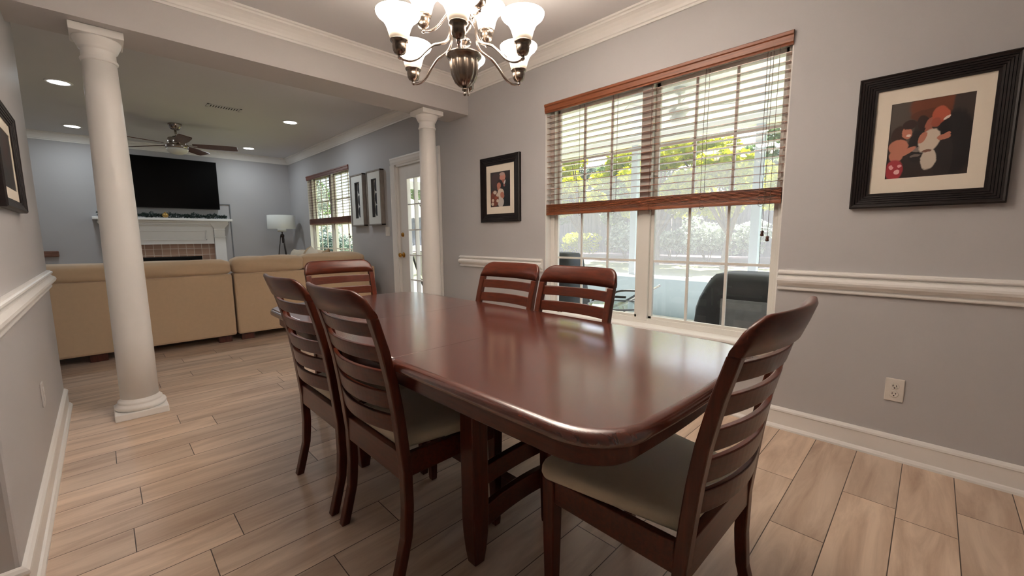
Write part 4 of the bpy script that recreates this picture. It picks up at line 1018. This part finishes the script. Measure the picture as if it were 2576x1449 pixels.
# ------------------------------------------------------------------ yard
def gz(y): return PZ0 - .08 + (.50 + .0) * max(0, min(1, (y - 6.2) / 9.3))
mb = MB(); ys = [2.86, 6.1, 8, 10, 12, 13.0]
mb.loft([[(-40, y, gz(y) - .02), (12, y, gz(y) - .02)] for y in ys], False, False, False); struct(mb.build('lawn', M['lawn']), 'sunlit green lawn behind the porch', 'lawn')
mb = MB(); ys = [13.0, 14, 15.6, 40]
mb.loft([[(-40, y, gz(y)), (12, y, gz(y))] for y in ys], False, False, False); struct(mb.build('mulch_bed', M['mulch']), 'planting bed of leaf litter below the fence', 'ground')
rr = random.Random(5)
fz0, fy = gz(15.5), 15.5
for name, x0, x1, lab in (('fence', -30, 8, 'tall weathered wooden fence at the back of the yard'),):
    t = thing(name, lab, 'fence', (0, fy, fz0))
    mb = MB(); x = x0
    while x < x1:
        wv = .14; h = 2.1 + rr.uniform(-.03, .03); y_ = rr.uniform(-.006, .006)
        mb.box((x, y_ - .01, .06), (x + wv, y_ + .01, h)); x += wv + (.012 if rr.random() < .12 else .002)
    o = mb.build('fence_boards', M['fence'], t)
    for z in (.35, 1.1, 1.9): bx('fence_rail', (x0, .012, z - .045), (x1, .055, z + .045), M['fence'], t)
def foliage(name, m, parent, blobs, n, sz, seed, flat=.6):
    r = random.Random(seed); mb = MB(); tot = sum(b[3] * b[4] * b[5] for b in blobs)
    for (x, y, z, a, b_, c_) in blobs:
        for _ in range(int(n * a * b_ * c_ / tot)):
            while True:
                u = Vector((r.uniform(-1, 1), r.uniform(-1, 1), r.uniform(-1, 1)))
                if u.length < 1: break
            u = u.normalized() * u.length ** .45
            p = Vector((x + u.x * a, y + u.y * b_, z + u.z * c_)); s_ = sz * r.uniform(.6, 1.4)
            d = Vector((r.gauss(0, 1), r.gauss(0, 1), r.gauss(0, flat))).normalized(); e = d.cross(Vector((r.gauss(0, 1), r.gauss(0, 1), r.gauss(0, 1)))).normalized()
            mb.add([p - d * s_, p + e * s_ * .45, p + d * s_, p - e * s_ * .45], [(0, 1, 2, 3)])
    return mb.build(name, m, parent, fix=False)
def shrub(label, x, y, h, wd, m, n, sz, seed, group='shrubs below the fence', stems=5):
    z0 = gz(y); t = thing('shrub', label, 'shrub', (x, y, z0), 0, group); r = random.Random(seed)
    bl = [(r.uniform(-.5, .5) * wd, r.uniform(-.3, .3) * wd, h * r.uniform(.35, .8), wd * r.uniform(.3, .5), wd * r.uniform(.3, .45), h * r.uniform(.18, .3)) for _ in range(9)]
    foliage('foliage', m, t, bl, n, sz, seed)
    for k in range(stems):
        b_ = bl[k % len(bl)]; MB().tube(smooth_path([(b_[0] * .15, b_[1] * .15, -.03), (b_[0] * .5, b_[1] * .5, b_[2] * .5), (b_[0], b_[1], b_[2])], 3), .016, 6).build('stem', M['bark'], t)
def tree(label, x, y, zc, wd, hd, m, n, sz, seed, group='trees beyond the porch', nb=14, tr=.09, lean=0.):
    z0 = gz(y); t = thing('tree', label, 'tree', (x, y, z0), 0, group); r = random.Random(seed)
    bl = [(r.uniform(-.8, .8) * wd, r.uniform(-.5, .5) * wd, zc - z0 + r.uniform(-.75, .75) * hd, wd * r.uniform(.22, .42), wd * r.uniform(.22, .4), hd * r.uniform(.16, .3)) for _ in range(nb)]
    foliage('foliage', m, t, bl, n, sz, seed)
    MB().tube(smooth_path([(0, 0, -.05), (lean * .3, 0, zc * .35), (lean, .05, zc * .8)], 4), [tr] * 4 + [tr * .8] * 4 + [tr * .4], 8).build('trunk', M['bark'], t)
    for k in range(0, nb, 2):
        b_ = bl[k]; MB().tube(smooth_path([(lean * .3, 0, zc * .3), (b_[0] * .5, b_[1] * .5, b_[2] * .7), (b_[0], b_[1], b_[2])], 3), [tr * .4] * 3 + [tr * .28] * 3 + [tr * .12], 6).build('branch', M['bark'], t)
shrub('small yellow-green shrub before the fence, behind the left sash', -10.4, 14.2, 1.05, .95, M['leaf_y'], 1500, .07, 11)
shrub('tall pale-leaved shrub right of the yellow-green one', -8.2, 14.2, 1.55, 1.05, M['leaf_w'], 2200, .07, 12)
shrub('pale-leaved shrub just right of the window mullion', -6.5, 14.4, 1.05, .95, M['leaf_w'], 1500, .065, 13)
shrub('wide pale-leaved shrub in the middle of the right sash', -5.2, 14.2, 1.5, 1.1, M['leaf_w'], 2200, .07, 14)
shrub('pale grey-green shrub beside the right porch post', -3.95, 14.2, 1.3, .8, M['leaf_w'], 1500, .06, 15)
shrub('grey-green shrub at the right edge of the window view', -2.6, 14.3, 1.3, .9, M['leaf_d'], 1600, .06, 16)
shrub('low grey-green shrub at the left edge of the window view', -12.0, 14.3, .8, .8, M['leaf_d'], 1000, .06, 17)
tree('bright yellow-green tree in the middle of the left sash', -9.6, 13.2, 3.1, 1.8, 1.5, M['leaf_y'], 9500, .085, 21)
tree('mid green tree at the left of the window view', -12.0, 14.0, 2.9, 1.5, 1.5, M['leaf_d'], 7000, .08, 22)
tree('fresh green tree behind the left porch post', -8.0, 14.7, 3.0, 1.4, 1.5, M['leaf_g'], 6000, .08, 23)
tree('yellow-green tree with dark branching trunk by the mullion', -6.3, 12.8, 2.85, 1.5, 1.5, M['leaf_y'], 6500, .085, 24, tr=.11)
tree('spreading yellow-green tree in the right sash', -4.2, 12.6, 2.85, 1.7, 1.5, M['leaf_y'], 11500, .08, 25, lean=.5)
tree('pale grey tree with bare twigs at the right window edge', -1.6, 12.2, 2.6, 1.0, 1.4, M['leaf_w'], 4200, .06, 26)
tree('deep green tree beyond the fence on the left', -9.4, 18.5, 3.8, 2.3, 1.8, M['leaf_g'], 8000, .12, 27)
tree('deep green tree beyond the fence on the right', -3.4, 18.5, 3.8, 2.3, 1.8, M['leaf_g'], 8000, .12, 28)
tree('hazy grey-green tree beyond the fence, far left', -15.0, 20, 3.2, 2.6, 1.7, M['leaf_d'], 6000, .12, 51)
tree('hazy grey-green tree beyond the fence, behind the mullion', -6.6, 23.5, 3.4, 2.6, 1.8, M['leaf_d'], 6000, .13, 52)
tree('hazy grey-green tree beyond the fence, far right', -.6, 23, 3.2, 2.4, 1.7, M['leaf_d'], 5000, .12, 53)
tree('pale tree beyond the living room window, right half', -15.5, 5.2, 2.3, 1.6, 2.0, M['leaf_w'], 3400, .08, 31)
tree('pale green tree farther left beyond the living room window', -21.5, 7.2, 2.8, 2.4, 2.4, M['leaf_g'], 3600, .11, 32)
tree('green tree seen over the porch screen door', -12.5, 8.6, 3.4, 1.4, 1.0, M['leaf_g'], 2600, .085, 33)
tree('thin pale tree beyond the living room window, left half', -18.0, 5.2, 2.0, 1.0, 1.6, M['leaf_w'], 2000, .07, 34)
shrub('grey-green hedge shrub outside the living room window', -11.6, 4.5, 1.45, 1.3, M['leaf_d'], 3000, .07, 41, None)
shrub('pale hedge shrub farther off outside the living room window', -14.2, 5.6, 1.6, 1.4, M['leaf_w'], 2600, .075, 42, None)
